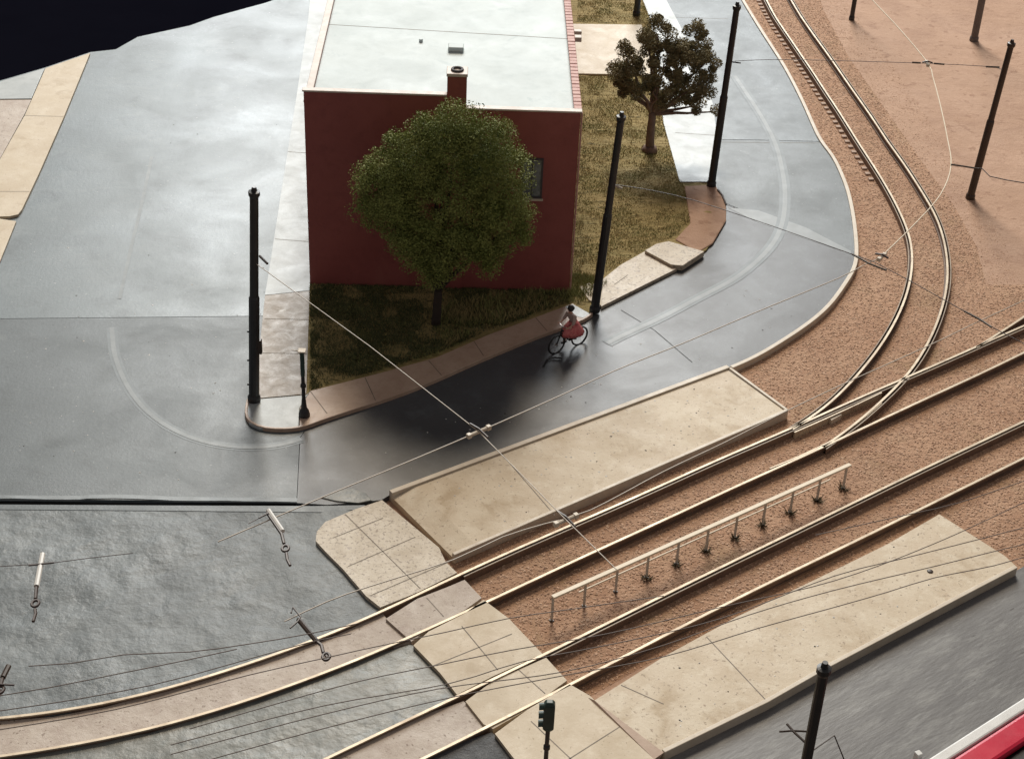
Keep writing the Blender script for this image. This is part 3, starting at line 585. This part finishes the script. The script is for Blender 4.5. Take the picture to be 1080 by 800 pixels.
def rod(px, z, label, r=.035, m='bronze', cat='insulator rod'):
    pts = P(px, z); mb = MB(); mb.tube(pts, r, 8)
    return tag(mb.build('insulator_rod', M[m]), label, cat, 'insulator rods on span wires')
rod('899,268 917,278 935,285', 5.5, 'dark rod on the span wire above the ballast next to the road bend')
rod('1017,328 1034,337 1046,345', 5.5, 'dark rod on the span wire near the turnout at the right')
rod('1003,173.5 1017,175.5 1032,178', 5.45, 'dark arm in front of the brown pole at the right edge')
rod('962,66 971,66.5', 5.85, 'small dark insulator left of the hanger on the span wire above the sand', .04)
rod('985,67 996,68', 5.85, 'small dark insulator right of the hanger on the span wire above the sand', .04)
rod('1040,70.5 1054,71', 5.85, 'dark insulator on the span wire next to the brown pole', .04)
rod('274,270 282,278', 5.6, 'dark insulator where the span wire leaves the corner pole', .045)
rod('757,200 762,206 766,216', .15, 'bent black rod at the foot of the pole beside the pale pavement', .04)
rod('830,763 838,772 850,783', 5.0, 'dark sticks of a wire fitting left of the foreground pole', .03)
rod('822,771 836,770 856,771', 5.0, 'crosswise dark stick left of the foreground pole', .025)
def pull(tubep, rodp, ringc, tail, label, armp=None, tm='white_rod'):
    z = 5.5; c = at(*ringc, z)
    t = empty('pull_off_arm', c, label, 'pull-off arm', 'pull-off arms over the plaster street')
    mb = MB(); mb.tube(P(tubep, z), .07, 8); mb.build('tube', M[tm], t)
    mb = MB(); mb.tube(P(rodp, z), .045, 6); mb.build('rod', M['wire_dark'], t)
    mb = MB(); mb.tube([c + Vector((.085 * math.cos(k * math.pi / 8), .12 * math.sin(k * math.pi / 8), 0)) for k in range(16)], .04, 6, True); mb.build('ring', M['wire_dark'], t)
    mb = MB(); mb.tube(P(tail, z), .042, 6); mb.build('clip', M['wire_dark'], t)
    if armp: mb = MB(); mb.tube(P(armp, z + .05), .025, 6); mb.build('cross_arm', M['wire_dark'], t)
pull('45,584 38.5,618', '38.5,618 37.5,631', (37.3, 636), '37,642 37.5,647 35,655', 'white tubed pull-off arm with a ring at the left of the plaster street', '30,596 47,594 57,593')
pull('283,538 298,560', '282,541 297,563 299.5,573', (301, 578), '302,583 303,590 306,596', 'pale pull-off arm hanging just below the road joint', '273,546 283,541')
pull('315,653 334,676', '334,676 339,680 341,688', (344, 692), '344,691 345,693', 'dark pull-off arm crossing the curved rail', '306,662 314,655 317,650 309,640 307,646', 'bronze')
pull('9,702 3,714', '3,714 1,722', (0, 727), '0,727 -2,735', 'pull-off arm cut off by the left edge of the photo', '-2,721 15,722', 'bronze')
wire('-20,598 0,597 30,595 57,593 95,588 140,583', 5.52, 'dark wire through the white tubed pull-off arm', .011, 'wire_dark')
wire('262,552 283,541', 5.52, 'short dark wire end beside the pale pull-off arm', .012, 'wire_dark')

# ================================================================= SIGNALS
def traffic_signal():
    top = at(580, 739, 3.9); foot = Vector((top.x, top.y, .1))
    t = empty('traffic_signal', foot, 'green traffic signal on a black post at the bottom edge of the crossing pavement', 'traffic light')
    mb = MB(); mb.tube([foot, foot + Vector((0, 0, .5)), foot + Vector((0, 0, .55)), Vector((top.x, top.y, 2.2)), Vector((top.x, top.y, 2.25)), Vector((top.x, top.y, 2.35)), Vector((top.x, top.y, 2.4)), Vector((top.x, top.y, 2.95))],
                       [.13, .12, .07, .06, .09, .09, .06, .06], 10); mb.build('post', M['black'], t)
    mb = MB(); z0, z1 = 2.9, 3.9; wd = .14
    for a, b, s in ((z0, z0 + .12, (.5, 1)), (z0 + .12, z1 - .1, (1, 1)), (z1 - .1, z1, (1, .6))):
        V = []
        for z, k in ((a, s[0]), (b, s[1])):
            V += [(top.x + x * wd * k, top.y + y * wd * .8 * k, z) for x, y in ((-1, -1), (1, -1), (1, 1), (-1, 1))]
        mb.add(V, [(0, 3, 2, 1), (4, 5, 6, 7), (0, 1, 5, 4), (1, 2, 6, 5), (2, 3, 7, 6), (3, 0, 4, 7)])
    h = mb.build('housing', M['green'], t, bevel=.02)
    for k in range(3):
        zc = z0 + .22 + k * .29; c = Vector((top.x - wd, top.y, zc)); V = []; Fc = []
        for j in range(9):
            a = math.pi * (j / 8); y, z = math.cos(a) * .11, math.sin(a) * .11
            V += [(c.x, c.y + y, c.z + z), (c.x - .12, c.y + y, c.z + z - .02), (c.x, c.y + y * .85, c.z + z * .85), (c.x - .12, c.y + y * .85, c.z + z * .85 - .02)]
        for j in range(8): q = 4 * j; Fc += [(q, q + 4, q + 5, q + 1), (q + 2, q + 3, q + 7, q + 6), (q + 1, q + 5, q + 7, q + 3)]
        v = MB(); v.add(V, Fc); v.build('visor', M['green'], t)
        ln = MB(); ln.tube([c + Vector((.01, 0, 0)), c + Vector((-.015, 0, 0))], .09, 12); ln.build('lens', M['glass'], t)
traffic_signal()
ft = at(321, 438, .12)
t = empty('signal_post', ft, 'slim black signal post with a flared base on the pavement corner', 'traffic light')
mb = MB(); q = lambda z: ft + Vector((0, 0, z)); mb.tube([q(0), q(.08), q(.2), q(.32), q(.5), q(.7)], [.2, .2, .17, .11, .09, .075], 12); mb.build('base', M['black'], t)
mb = MB(); mb.tube([q(.7), q(1.15), q(1.2), q(1.3), q(1.35), q(2.0)], [.07, .065, .1, .1, .065, .06], 10); mb.build('shaft', M['black'], t)
mb = MB(); mb.box(q(2.15), (.14, .16, 1.0)); mb.build('head', M['green'], t, bevel=.03)
mb = MB(); mb.box(q(2.68), (.26, .26, .05)); mb.build('cap', M['kerb'], t, bevel=.01)
mb = MB(); mb.tube([q(2.66), q(2.66) + Vector((-.35, 0, .02))], .018, 6); mb.build('pin', M['kerb'], t)

# ================================================================= RAILING
A, Bq = at(581.7, 654.5, Z_B), at(889, 515, Z_B); n = 10; RH = 0.98
t = empty('railing', A, 'long low cream railing on thin posts between the two tram tracks', 'railing')
mb = MB(); ribbon(mb, [A + (Bq - A) * -.002, Bq + (Bq - A) * .012], .15, RH - .07 + Z_B, RH + Z_B); mb.build('top_rail', M['fence'], t, bevel=.012)
mb = MB(); ribbon(mb, [A + (Bq - A) * .08, Bq - (Bq - A) * .06], .03, RH * .66 + Z_B, RH * .66 + .05 + Z_B); mb.build('middle_rail', M['fence'], t)
for i in range(n + 1):
    c = A + (Bq - A) * i / n; mb = MB(); mb.box((c.x, c.y, Z_B + (RH - .07) / 2), (.06, .06, RH - .08), .5); mb.build('post', M['fence_post'], t)
    mb = MB(); mb.box((c.x, c.y, Z_B + .02), (.11, .11, .05), .5); mb.build('foot', M['bronze'], t)
    if i >= 3:
        mb = MB()
        for k in range(46):
            a = random.uniform(0, 6.28); l = random.uniform(.1, .3); r0 = random.uniform(0, .12)
            p = Vector((c.x + r0 * math.cos(a), c.y - .06 + r0 * math.sin(a), Z_B)); e = p + Vector((math.cos(a) * l * .8, math.sin(a) * l * .8, l * random.uniform(.5, 1.1)))
            s = Vector((random.uniform(-.03, .03), random.uniform(-.03, .03), 0)); mb.add([p - s, p + s, e], [(0, 1, 2)])
        tag(mb.build('weed_tuft', M['weed']), 'dark weed tuft at the foot of railing post number %d from the near end' % (i + 1) if False else 'small dark weed tuft growing at a post of the low railing', 'weed', 'weed tufts under the railing')

# ================================================================= RED VEHICLE in the corner
zt = 3.1
a0, a1 = at(985, 798, zt), at(1083, 735, zt); d = (a1 - a0); d.z = 0; d.normalize(); nn = Vector((d.y, -d.x, 0))
s0, s1 = a0 - d * .5, a0 + d * 14
t = empty('tram_car', Vector((s0.x, s0.y, -.15)), 'red and white tram car roof cut off by the bottom right corner', 'tram')
def vp(al, ac): q = s0 + d * al + nn * ac; return (q.x, q.y)
mb = MB(); mb.prism([vp(0, 0), vp(14, 0), vp(14, 2.4), vp(0, 2.4)], .35, 2.75); mb.build('body', M['black'], t, bevel=.1)
mb = MB()
mb.prism([vp(-.05, -.05), vp(14, -.05), vp(14, .26), vp(-.05, .26)], 2.8, zt); mb.build('roof_edge', M['tram_white'], t, bevel=.05)
mb = MB(); mb.prism([vp(.1, .28), vp(14, .28), vp(14, .95), vp(.1, .95)], 2.8, zt - .02); mb.build('roof_band', M['tram_red'], t, bevel=.1)
mb = MB(); mb.prism([vp(.1, .98), vp(14, .98), vp(14, 2.4), vp(.1, 2.4)], 2.75, zt - .22); mb.build('roof', M['black'], t, bevel=.05)
for al in (2.5, 11):
    mb = MB(); mb.prism([vp(al - 1, .3), vp(al + 1, .3), vp(al + 1, 2.1), vp(al - 1, 2.1)], -.12, .35); bo = mb.build('bogie', M['black'], t)
mb = MB(); q = at(969, 793, zt - .2); mb.box((q.x, q.y, zt - .35), (.16, .16, .3), .5); mb.build('end_lamp', M['tram_white'], t, bevel=.02)

# ================================================================= TREES
def leaves(name, lobes, n, size, m, parent, clusters=260, spread=.32, seed=1):
    rnd = random.Random(seed); V = []; Fc = []; cs = []
    vol = [l[1][0] * l[1][1] + l[1][0] * l[1][2] + l[1][1] * l[1][2] for l in lobes]; tot = sum(vol)
    for (c, r), v in zip(lobes, vol):
        for _ in range(int(clusters * v / tot)):
            u = Vector((rnd.gauss(0, 1), rnd.gauss(0, 1), rnd.gauss(0, 1))).normalized(); k = rnd.uniform(.55, 1.0) ** .5
            cs.append(Vector(c) + Vector((u.x * r[0], u.y * r[1], u.z * r[2])) * k)
    per = n // len(cs)
    for c in cs:
        sp = spread * rnd.uniform(.6, 1.3)
        for _ in range(per):
            q = Vector((rnd.gauss(0, 1), rnd.gauss(0, 1), rnd.gauss(0, 1)))
            if q.length > 1.9: q = q.normalized() * 1.9 * rnd.uniform(.7, 1)
            p = c + Vector((q.x * sp * .5, q.y * sp * .5, q.z * sp * .42))
            a = Vector((rnd.gauss(0, 1), rnd.gauss(0, 1), rnd.gauss(0, .6))).normalized(); b = a.cross(Vector((rnd.gauss(0, 1), rnd.gauss(0, 1), rnd.gauss(0, 1)))).normalized()
            s = size * rnd.uniform(.6, 1.3); k = len(V)
            V += [p - a * s, p - b * s * .5, p + a * s, p + b * s * .5]; Fc.append((k, k + 1, k + 2, k + 3))
    return build(name, V, Fc, m, parent, off=parent.location)
def limb(mb, a, b, r0, r1, wob=.15, n=5, rnd=random):
    pts = []; rs = []
    for i in range(n + 1):
        k = i / n; p = a.lerp(b, k)
        if 0 < i < n: p += Vector((rnd.uniform(-wob, wob), rnd.uniform(-wob, wob), 0))
        pts.append(p); rs.append(r0 + (r1 - r0) * k)
    mb.tube(pts, rs, 7)
g = at(460, 343, .05)
t = empty('bushy_tree', g, 'bushy green tree in front of the red wall', 'tree')
def atY(px, py, Y):      # the point on the line of sight at distance Y
    d = RC @ Vector(((px - 540) / F, (py - 400) / F, 1)); k = Y / d.y; return Vector((d.x * k, Y, H + d.z * k))
Y1 = 53.4
def lobe(px, py, rpx, Y, fy=.7, rz=None):
    c = atY(px, py, Y); s = (Vector((0, 0, H)) - c).length / F; r = rpx * s
    return (tuple(c), (r, r * fy, (rz or rpx) * s / math.cos(PITCH) * .98))
lobes = [lobe(478, 152, 38, Y1, .6), lobe(512, 158, 32, Y1, .7), lobe(535, 240, 23, Y1, .8), lobe(402, 212, 28, Y1, .8), lobe(455, 140, 20, Y1, .8), lobe(430, 178, 38, Y1, .6), lobe(410, 195, 34, Y1 - .2, .7), lobe(468, 195, 62, Y1 - .2, .38), lobe(522, 185, 34, Y1, .7),
         lobe(532, 215, 28, Y1 - .3, .8), lobe(470, 235, 52, Y1 - .3, .42), lobe(430, 225, 38, Y1 - .2, .6), lobe(510, 238, 34, Y1 - .2, .7), lobe(470, 262, 26, Y1 - .2, .8), lobe(496, 132, 18, Y1, .8), lobe(440, 255, 26, Y1, .8), lobe(508, 262, 24, Y1, .8), lobe(458, 282, 16, Y1, .8)]
leaves('crown', lobes, 150000, .044, M['leaf'], t, 760, .46, 3)
mb = MB(); lc = atY(468, 215, Y1)
fork = g + Vector((.05, .1, 1.5)); limb(mb, g, fork, .19, .15, .03)
for i in range(9):
    c = Vector(lobes[i][0]); limb(mb, fork, fork.lerp(c, .9), .12, .03, .1)
mb.build('trunk', M['bark'], t, smooth=True)
g = at(685, 159, .08)
t = empty('small_tree', g, 'open olive brown tree on the grass lot beside the pale pavement', 'tree')
Y2 = g.y
L2 = [lobe(693, 38, 19, Y2, .9), lobe(684, 46, 14, Y2 + .3, .9), lobe(733, 48, 22, Y2 + .4, .9), lobe(744, 66, 14, Y2, .9), lobe(722, 68, 26, Y2 - .3, .9), lobe(745, 92, 14, Y2 + .2, .9), lobe(728, 95, 18, Y2 - .4, .9, 14),
      lobe(660, 62, 15, Y2 + .1, .9), lobe(648, 76, 14, Y2, .9), lobe(670, 84, 14, Y2 - .4, .9), lobe(664, 97, 13, Y2, .9), lobe(692, 92, 16, Y2 - .5, .9), lobe(710, 100, 13, Y2 + .2, .9), lobe(700, 68, 18, Y2 - .6, .9), lobe(752, 118, 7, Y2, .9), lobe(735, 112, 8, Y2, .9), lobe(692, 108, 10, Y2, .9)]
L2 = [(c_, tuple(q_ * .86 for q_ in r_)) for c_, r_ in L2]
leaves('crown', L2, 55000, .055, M['leaf2'], t, 150, .36, 5)
mb = MB(); fork = atY(688, 118, Y2); limb(mb, g, fork, .22, .17, .02)
for i in range(len(L2)):
    c = Vector(L2[i][0]); limb(mb, fork - Vector((0, 0, .1)), c, .1, .03, .12)
mb.tube([g + Vector((0, 0, -.05)), g + Vector((0, 0, .25))], [.42, .28], 9)
mb.build('trunk', M['bark2'], t, smooth=True)

# ================================================================= CYCLIST
# bicycle heading left along the road, built in its own frame then placed
fw, rw = at(584.5, 373, 0), at(613, 362, 0)
dv = (fw - rw); dv.z = 0; base = (fw + rw) / 2; base.z = 0; dv.normalize(); sv = Vector((-dv.y, dv.x, 0))
def bk(x, y, z): return base + dv * x + sv * y + Vector((0, 0, z))
KS = 1.04
def bkk(x, y, z): return bk(x * KS, y * KS, z * KS)
bt_ = empty('bicycle', base, 'black bicycle ridden along the dark road below the kerb', 'bicycle')
def wheel(x):
    c = bkk(x, 0, .36); wm = MB(); wm.tube([c + dv * .36 * KS * math.cos(k * math.pi / 14) + Vector((0, 0, .36 * KS * math.sin(k * math.pi / 14))) for k in range(28)], .036, 6, True)
    wh = wm.build('wheel', M['tyre'], bt_)
    sm_ = MB()
    for k in range(10):
        a = k * math.pi / 5; sm_.tube([c, c + dv * .35 * KS * math.cos(a) + Vector((0, 0, .35 * KS * math.sin(a)))], .004, 4)
    sm_.tube([c - sv * .06, c + sv * .06], .025, 8); sm_.build('spokes', M['chrome'], wh)
wheel(.55); wheel(-.52)
mb = MB()
for a, b in (((-.52, 0, .36), (-.18, 0, .85)), ((-.52, 0, .36), (-.05, 0, .34)), ((-.05, 0, .34), (-.2, 0, .92)), ((-.05, 0, .34), (.36, 0, .78)), ((-.17, 0, .8), (.34, 0, .86)), ((.33, 0, .95), (.4, 0, .7)), ((.4, 0, .7), (.55, 0, .36))):
    mb.tube([bkk(*a), bkk(*b)], .03, 8)
mb.build('frame', M['tyre'], bt_)
mb = MB(); mb.tube([bkk(.33, 0, .93), bkk(.32, 0, 1.06)], .018, 6); mb.tube([bkk(.18, .28, 1.04), bkk(.28, .2, 1.07), bkk(.34, 0, 1.06), bkk(.28, -.2, 1.07), bkk(.18, -.28, 1.04)], .016, 6); mb.build('handlebar', M['chrome'], bt_)
mb = MB(); mb.box(bkk(-.22, 0, .95), (.26, .15, .06), math.atan2(dv.y, dv.x)); mb.build('saddle', M['tyre'], bt_, bevel=.02)
mb = MB(); mb.tube([bkk(-.05, -.1, .34), bkk(.06, -.12, .22)], .016, 6); mb.tube([bkk(-.05, .1, .34), bkk(-.16, .12, .46)], .016, 6); mb.box(bkk(.06, -.17, .22), (.1, .1, .025), math.atan2(dv.y, dv.x)); mb.box(bkk(-.16, .17, .46), (.1, .1, .025), math.atan2(dv.y, dv.x)); mb.build('crank', M['chrome'], bt_)
mb = MB(); mb.tube([bkk(-.52, 0, .36) + Vector((0, 0, .0)), bkk(-.7, 0, .55), bkk(-.5, 0, .78), bkk(-.2, 0, .74)], .012, 6); mb.build('mudguard', M['tyre'], bt_)
# thin bent dark tube in front of the wheel
mb = MB(); mb.tube(P('573,386 576,380 582,377 590,377 593,378', .06), .032, 6)
tag(mb.build('bent_tube', M['tyre']), 'bent black tube lying on the road at the front wheel of the bicycle', 'wire')
pr = empty('person', base, 'cyclist in a pale top and a wide red skirt with dark hair', 'person')
def skin_obj(name, verts, edges, rad, m, parent, lv=1, off=None):
    me = bpy.data.meshes.new(name); me.from_pydata([tuple(v - off) for v in verts], edges, []); me.materials.append(m)
    o = bpy.data.objects.new(name, me); C.objects.link(o); o.parent = parent
    s = o.modifiers.new('skin', 'SKIN')
    if not me.skin_vertices: 
        me.attributes.new('x', 'FLOAT', 'POINT')
    for i, r in enumerate(rad): me.skin_vertices[0].data[i].radius = (r, r)
    me.skin_vertices[0].data[0].use_root = True
    sb = o.modifiers.new('sub', 'SUBSURF'); sb.levels = lv; sb.render_levels = lv
    return o
J = {}; vs = []; rs = []; es = []
def jv(n, x, y, z, r): J[n] = len(vs); vs.append(bkk(x, y, z)); rs.append(r * KS)
jv('pel', -.2, 0, 1.03, .13); jv('wai', -.16, 0, 1.16, .11); jv('che', -.08, 0, 1.36, .13); jv('nec', -.03, 0, 1.5, .05); jv('hd0', -.01, 0, 1.57, .075); jv('hd1', 0, 0, 1.68, .095); jv('hd2', 0, 0, 1.76, .06)
for s, k in ((1, 'l'), (-1, 'r')):
    jv('sh' + k, -.05, .17 * s, 1.42, .055); jv('el' + k, .02, .25 * s, 1.18, .04); jv('wr' + k, .2, .24 * s, 1.07, .027); jv('pa' + k, .26, .24 * s, 1.075, .03)
    for fi, (fx, fy) in enumerate(((.32, -.045), (.335, -.015), (.33, .015), (.315, .04))):
        jv('f%d%s' % (fi, k), fx, .24 * s + fy * s, 1.07, .011); jv('g%d%s' % (fi, k), fx + .015, .24 * s + fy * s, 1.04 + fi * .003, .009)
    jv('t0' + k, .25, .2 * s, 1.05, .012); jv('t1' + k, .28, .185 * s, 1.035, .01)
    jv('hp' + k, -.17, .1 * s, .98, .095)
    kn = (.2, .12 * s, .82) if s < 0 else (.1, .12 * s, .95); jv('kn' + k, *kn, .06)
    an_ = (.02, .13 * s, .34) if s < 0 else (-.18, .14 * s, .58); jv('an' + k, *an_, .04)
    jv('ft' + k, an_[0] + .13, an_[1], an_[2] - .08, .035)
E_ = [('pel', 'wai'), ('wai', 'che'), ('che', 'nec'), ('nec', 'hd0'), ('hd0', 'hd1'), ('hd1', 'hd2')]
for k in 'lr':
    E_ += [('che', 'sh' + k), ('sh' + k, 'el' + k), ('el' + k, 'wr' + k), ('wr' + k, 'pa' + k), ('wr' + k, 't0' + k), ('t0' + k, 't1' + k), ('pel', 'hp' + k), ('hp' + k, 'kn' + k), ('kn' + k, 'an' + k), ('an' + k, 'ft' + k)]
    for fi in range(4): E_ += [('pa' + k, 'f%d%s' % (fi, k)), ('f%d%s' % (fi, k), 'g%d%s' % (fi, k))]
es = [(J[a], J[b]) for a, b in E_]
skin_obj('body', vs, es, rs, M['skin'], pr, 1, base)
# top
vv = [bkk(-.19, 0, 1.1), bkk(-.15, 0, 1.2), bkk(-.08, 0, 1.37), bkk(-.04, 0, 1.46), bkk(-.05, .18, 1.42), bkk(.01, .26, 1.2), bkk(.1, .26, 1.14), bkk(-.05, -.18, 1.42), bkk(.01, -.26, 1.2), bkk(.1, -.26, 1.14)]
skin_obj('shirt', vv, [(0, 1), (1, 2), (2, 3), (2, 4), (4, 5), (5, 6), (2, 7), (7, 8), (8, 9)], [.15, .14, .165, .09, .085, .07, .06, .085, .07, .06], M['shirt'], pr, 1, base)
# skirt: cone that flares back and down over the legs
V = []; Fc = []; N_ = 28; rings = [(-.17, 1.14, .15, .15), (-.16, 1.02, .24, .2), (-.14, .86, .38, .27), (-.15, .7, .47, .3), (-.18, .58, .5, .31)]
for (x, z, rx, ry) in rings:
    for j in range(N_):
        a = 2 * math.pi * j / N_; w_ = 1 + .07 * math.sin(a * 7) * (1.2 - z)
        drop = -.08 * math.cos(a) if z < .9 else 0
        V.append(bkk(x + rx * math.cos(a) * w_, ry * math.sin(a) * w_, z - drop * .5))
for i in range(len(rings) - 1):
    for j in range(N_): Fc.append((i * N_ + j, (i + 1) * N_ + j, (i + 1) * N_ + (j + 1) % N_, i * N_ + (j + 1) % N_))
o = build('skirt', V, Fc, M['redcloth'], pr, smooth=True, off=base); s = o.modifiers.new('solid', 'SOLIDIFY'); s.thickness = .015
mb = MB(); mb.ball(bkk(-.025, 0, 1.695), .125 * KS, 8, 1.05); mb.ball(bkk(-.13, 0, 1.66), .06 * KS, 6); mb.build('hair', M['hair'], pr, smooth=True)
mb = MB(); mb.ball(bkk(.105, 0, 1.665), .018, 5); mb.build('nose', M['skin'], pr)
mb = MB()
for s in (1, -1): mb.ball(bkk(.1, .035 * s, 1.69), .012, 5)
mb.build('eyes', M['hair'], pr)
mb = MB(); mb.box(bkk(.103, 0, 1.63), (.01, .04, .01), math.atan2(dv.y, dv.x)); mb.build('mouth', M['redcloth'], pr)
for s in (1, -1):
    q_ = (.02 + .08, .13 * s, .25) if s < 0 else (-.18 + .08, .14 * s, .5)
    mb = MB(); mb.box(bkk(*q_), (.26, .1, .08), math.atan2(dv.y, dv.x)); mb.build('shoe', M['tyre'], pr, bevel=.03)

# ================================================================= SCATTER (ground cover)
def inside(p, poly):
    r = False; n = len(poly); j = n - 1
    for i in range(n):
        xi, yi, xj, yj = poly[i][0], poly[i][1], poly[j][0], poly[j][1]
        if (yi > p[1]) != (yj > p[1]) and p[0] < (xj - xi) * (p[1] - yi) / (yj - yi) + xi: r = not r
        j = i
    return r
def scatter_in(poly, n, rnd):
    x0, x1 = min(p[0] for p in poly), max(p[0] for p in poly); y0, y1 = min(p[1] for p in poly), max(p[1] for p in poly); out = []; k = 0
    while len(out) < n and k < n * 30:
        k += 1; p = (rnd.uniform(x0, x1), rnd.uniform(y0, y1))
        if inside(p, poly): out.append(p)
    return out
def stones(name, poly, n, s0, s1, z, m, label, seed):
    rnd = random.Random(seed); V = []; Fc = []; I = []
    for x, y in scatter_in(poly, n, rnd):
        s = rnd.uniform(s0, s1); k = len(V); a = rnd.uniform(0, 6.28)
        for j in range(4): V.append((x + s * math.cos(a + j * 1.57) * rnd.uniform(.6, 1.2), y + s * math.sin(a + j * 1.57) * rnd.uniform(.6, 1.2), z))
        V.append((x + rnd.uniform(-.3, .3) * s, y + rnd.uniform(-.3, .3) * s, z + s * rnd.uniform(.2, .5)))
        f = [(k, k + 1, k + 4), (k + 1, k + 2, k + 4), (k + 2, k + 3, k + 4), (k + 3, k, k + 4)]; Fc += f; i = 1 if rnd.random() < .3 else 0; I += [i] * 4
    o = build(name, V, Fc, m, midx=I if isinstance(m, list) else None); return tag(o, label, 'gravel' if 'stone' in name else 'debris', kind='stuff')
stones('ballast_stones', [tuple(p) for p in edge_bal], 30000, .02, .06, Z_B + .015, [M['stone'], M['stone_dark']], 'pink and brown crushed stone lying between and around the rails', 11)
stones('ballast_stones', [tuple(p) for p in P('880,265 1000,215 1090,330 1090,400 900,450 790,390')], 420, .05, .11, Z_B - .01, [M['stone'], M['stone_dark']], 'coarser brown stones beside the rails of the curve', 14)
stones('ballast_stones', [tuple(p) for p in P('770,600 830,575 850,590 760,625')], 70, .05, .1, Z_B, [M['stone_dark'], M['stone_dark']], 'heap of dark red stones between the rails of the lower track', 15)
stones('ballast_stones', [tuple(p) for p in P('770,-20 880,-20 960,90 1060,250 1090,330 1000,330 985,225 880,60')], 9000, .02, .05, Z_B, [M['stone'], M['stone_dark']], 'loose stone fading out onto the sand right of the curve', 16)
stones('ballast_stones', sand_poly, 14000, .015, .04, Z_B - .0, [M['stone'], M['stone']], 'sparse fine grit on the pink sand', 12)
def blades(poly, n, z, m, label, seed, h=(.03, .085), holes=None):
    rnd = random.Random(seed); V = []; Fc = []; I = []
    for x, y in scatter_in(poly, n, rnd):
        d_ = noise.noise(Vector((x * .8, y * .8, 5)))
        if d_ < -.15 and rnd.random() < .7: continue
        if holes and any(inside((x, y), q) for q in holes): continue
        a = rnd.uniform(0, 6.28); l = rnd.uniform(*h); k = len(V); w_ = .018
        V += [(x - w_ * math.sin(a), y + w_ * math.cos(a), z), (x + w_ * math.sin(a), y - w_ * math.cos(a), z), (x + math.cos(a) * l * .8, y + math.sin(a) * l * .8, z + l)]
        Fc.append((k, k + 1, k + 2)); I.append(0 if d_ + rnd.uniform(-.3, .3) < .12 else 1)
    return tag(build('grass', V, Fc, m, midx=I), label, 'grass', kind='stuff')
lotp = [tuple(p) for p in P('326,415 402,392 460,376 516,351 577,329 604,319 611,301 636,291 680,263 705,253 728,235 722,196 715,188 700,131 686,20 676,-5 610,-20 600,308 327,300', .06)]
dr = [tuple(p) for p in P('595,22 677,26 690,80 595,80', .1)]
blades(lotp, 70000, .085, [M['blade1'], M['blade2']], 'short dry olive grass covering the lot around the building', 21, holes=[dr])
blades([tuple(p) for p in P('328,412 402,390 460,373 516,349 577,327 604,318 600,306 327,300', .06)], 36000, .08, [M['grass_shade'], M['grass_shade']], 'denser green grass, darkened for the building shade, in front of the red wall under the bushy tree', 25, (.06, .14))
blades([tuple(p) for p in P('596,322 600,290 618,290 640,300 616,318', .06)], 1500, .08, [M['blade2'], M['blade2']], 'brighter green tuft at the corner of the red building', 22, (.1, .25))
blades([tuple(p) for p in P('452,338 470,322 600,300 606,318 570,330 500,352 470,368', .06)], 3500, .08, [M['blade2'], M['blade1']], 'longer grass in the shade at the foot of the red wall', 23, (.12, .3))
for nm_, pl_, nn_, sd in (('paint_flakes', '20,330 300,330 310,520 20,520', 60, 31), ('paint_flakes', '60,100 300,100 280,330 20,330', 20, 32), ('paint_flakes', '330,500 520,420 700,340 800,300 850,330 640,430', 40, 33), ('paint_flakes', '430,520 768,392 820,430 490,575', 60, 34), ('paint_flakes', '640,730 980,550 1050,590 700,780', 40, 35)):
    z_ = .004 if sd < 34 else (.132 if sd == 34 else .162)
    poly_ = [tuple(p) for p in P(pl_, z_)]; stones(nm_, poly_, nn_, .015, .05, z_, [M['flake'], M['crumb']], 'small chips of paint and crumbs lying on the %s' % ('street' if sd < 33 else 'dark road' if sd == 33 else 'upper platform' if sd == 34 else 'foreground platform'), sd)
# pebbles one can point at
for px, py, z, s, lab in ((981, 602, .17, .1, 'dark round spot of dirt on the foreground platform'),):
    q = at(px, py, z); mb = MB(); mb.ball((q.x, q.y, z), s, 6, .25); tag(mb.build('dirt_lump', M['bronze'], smooth=True), lab, 'dirt')

sc.render.engine = 'CYCLES'
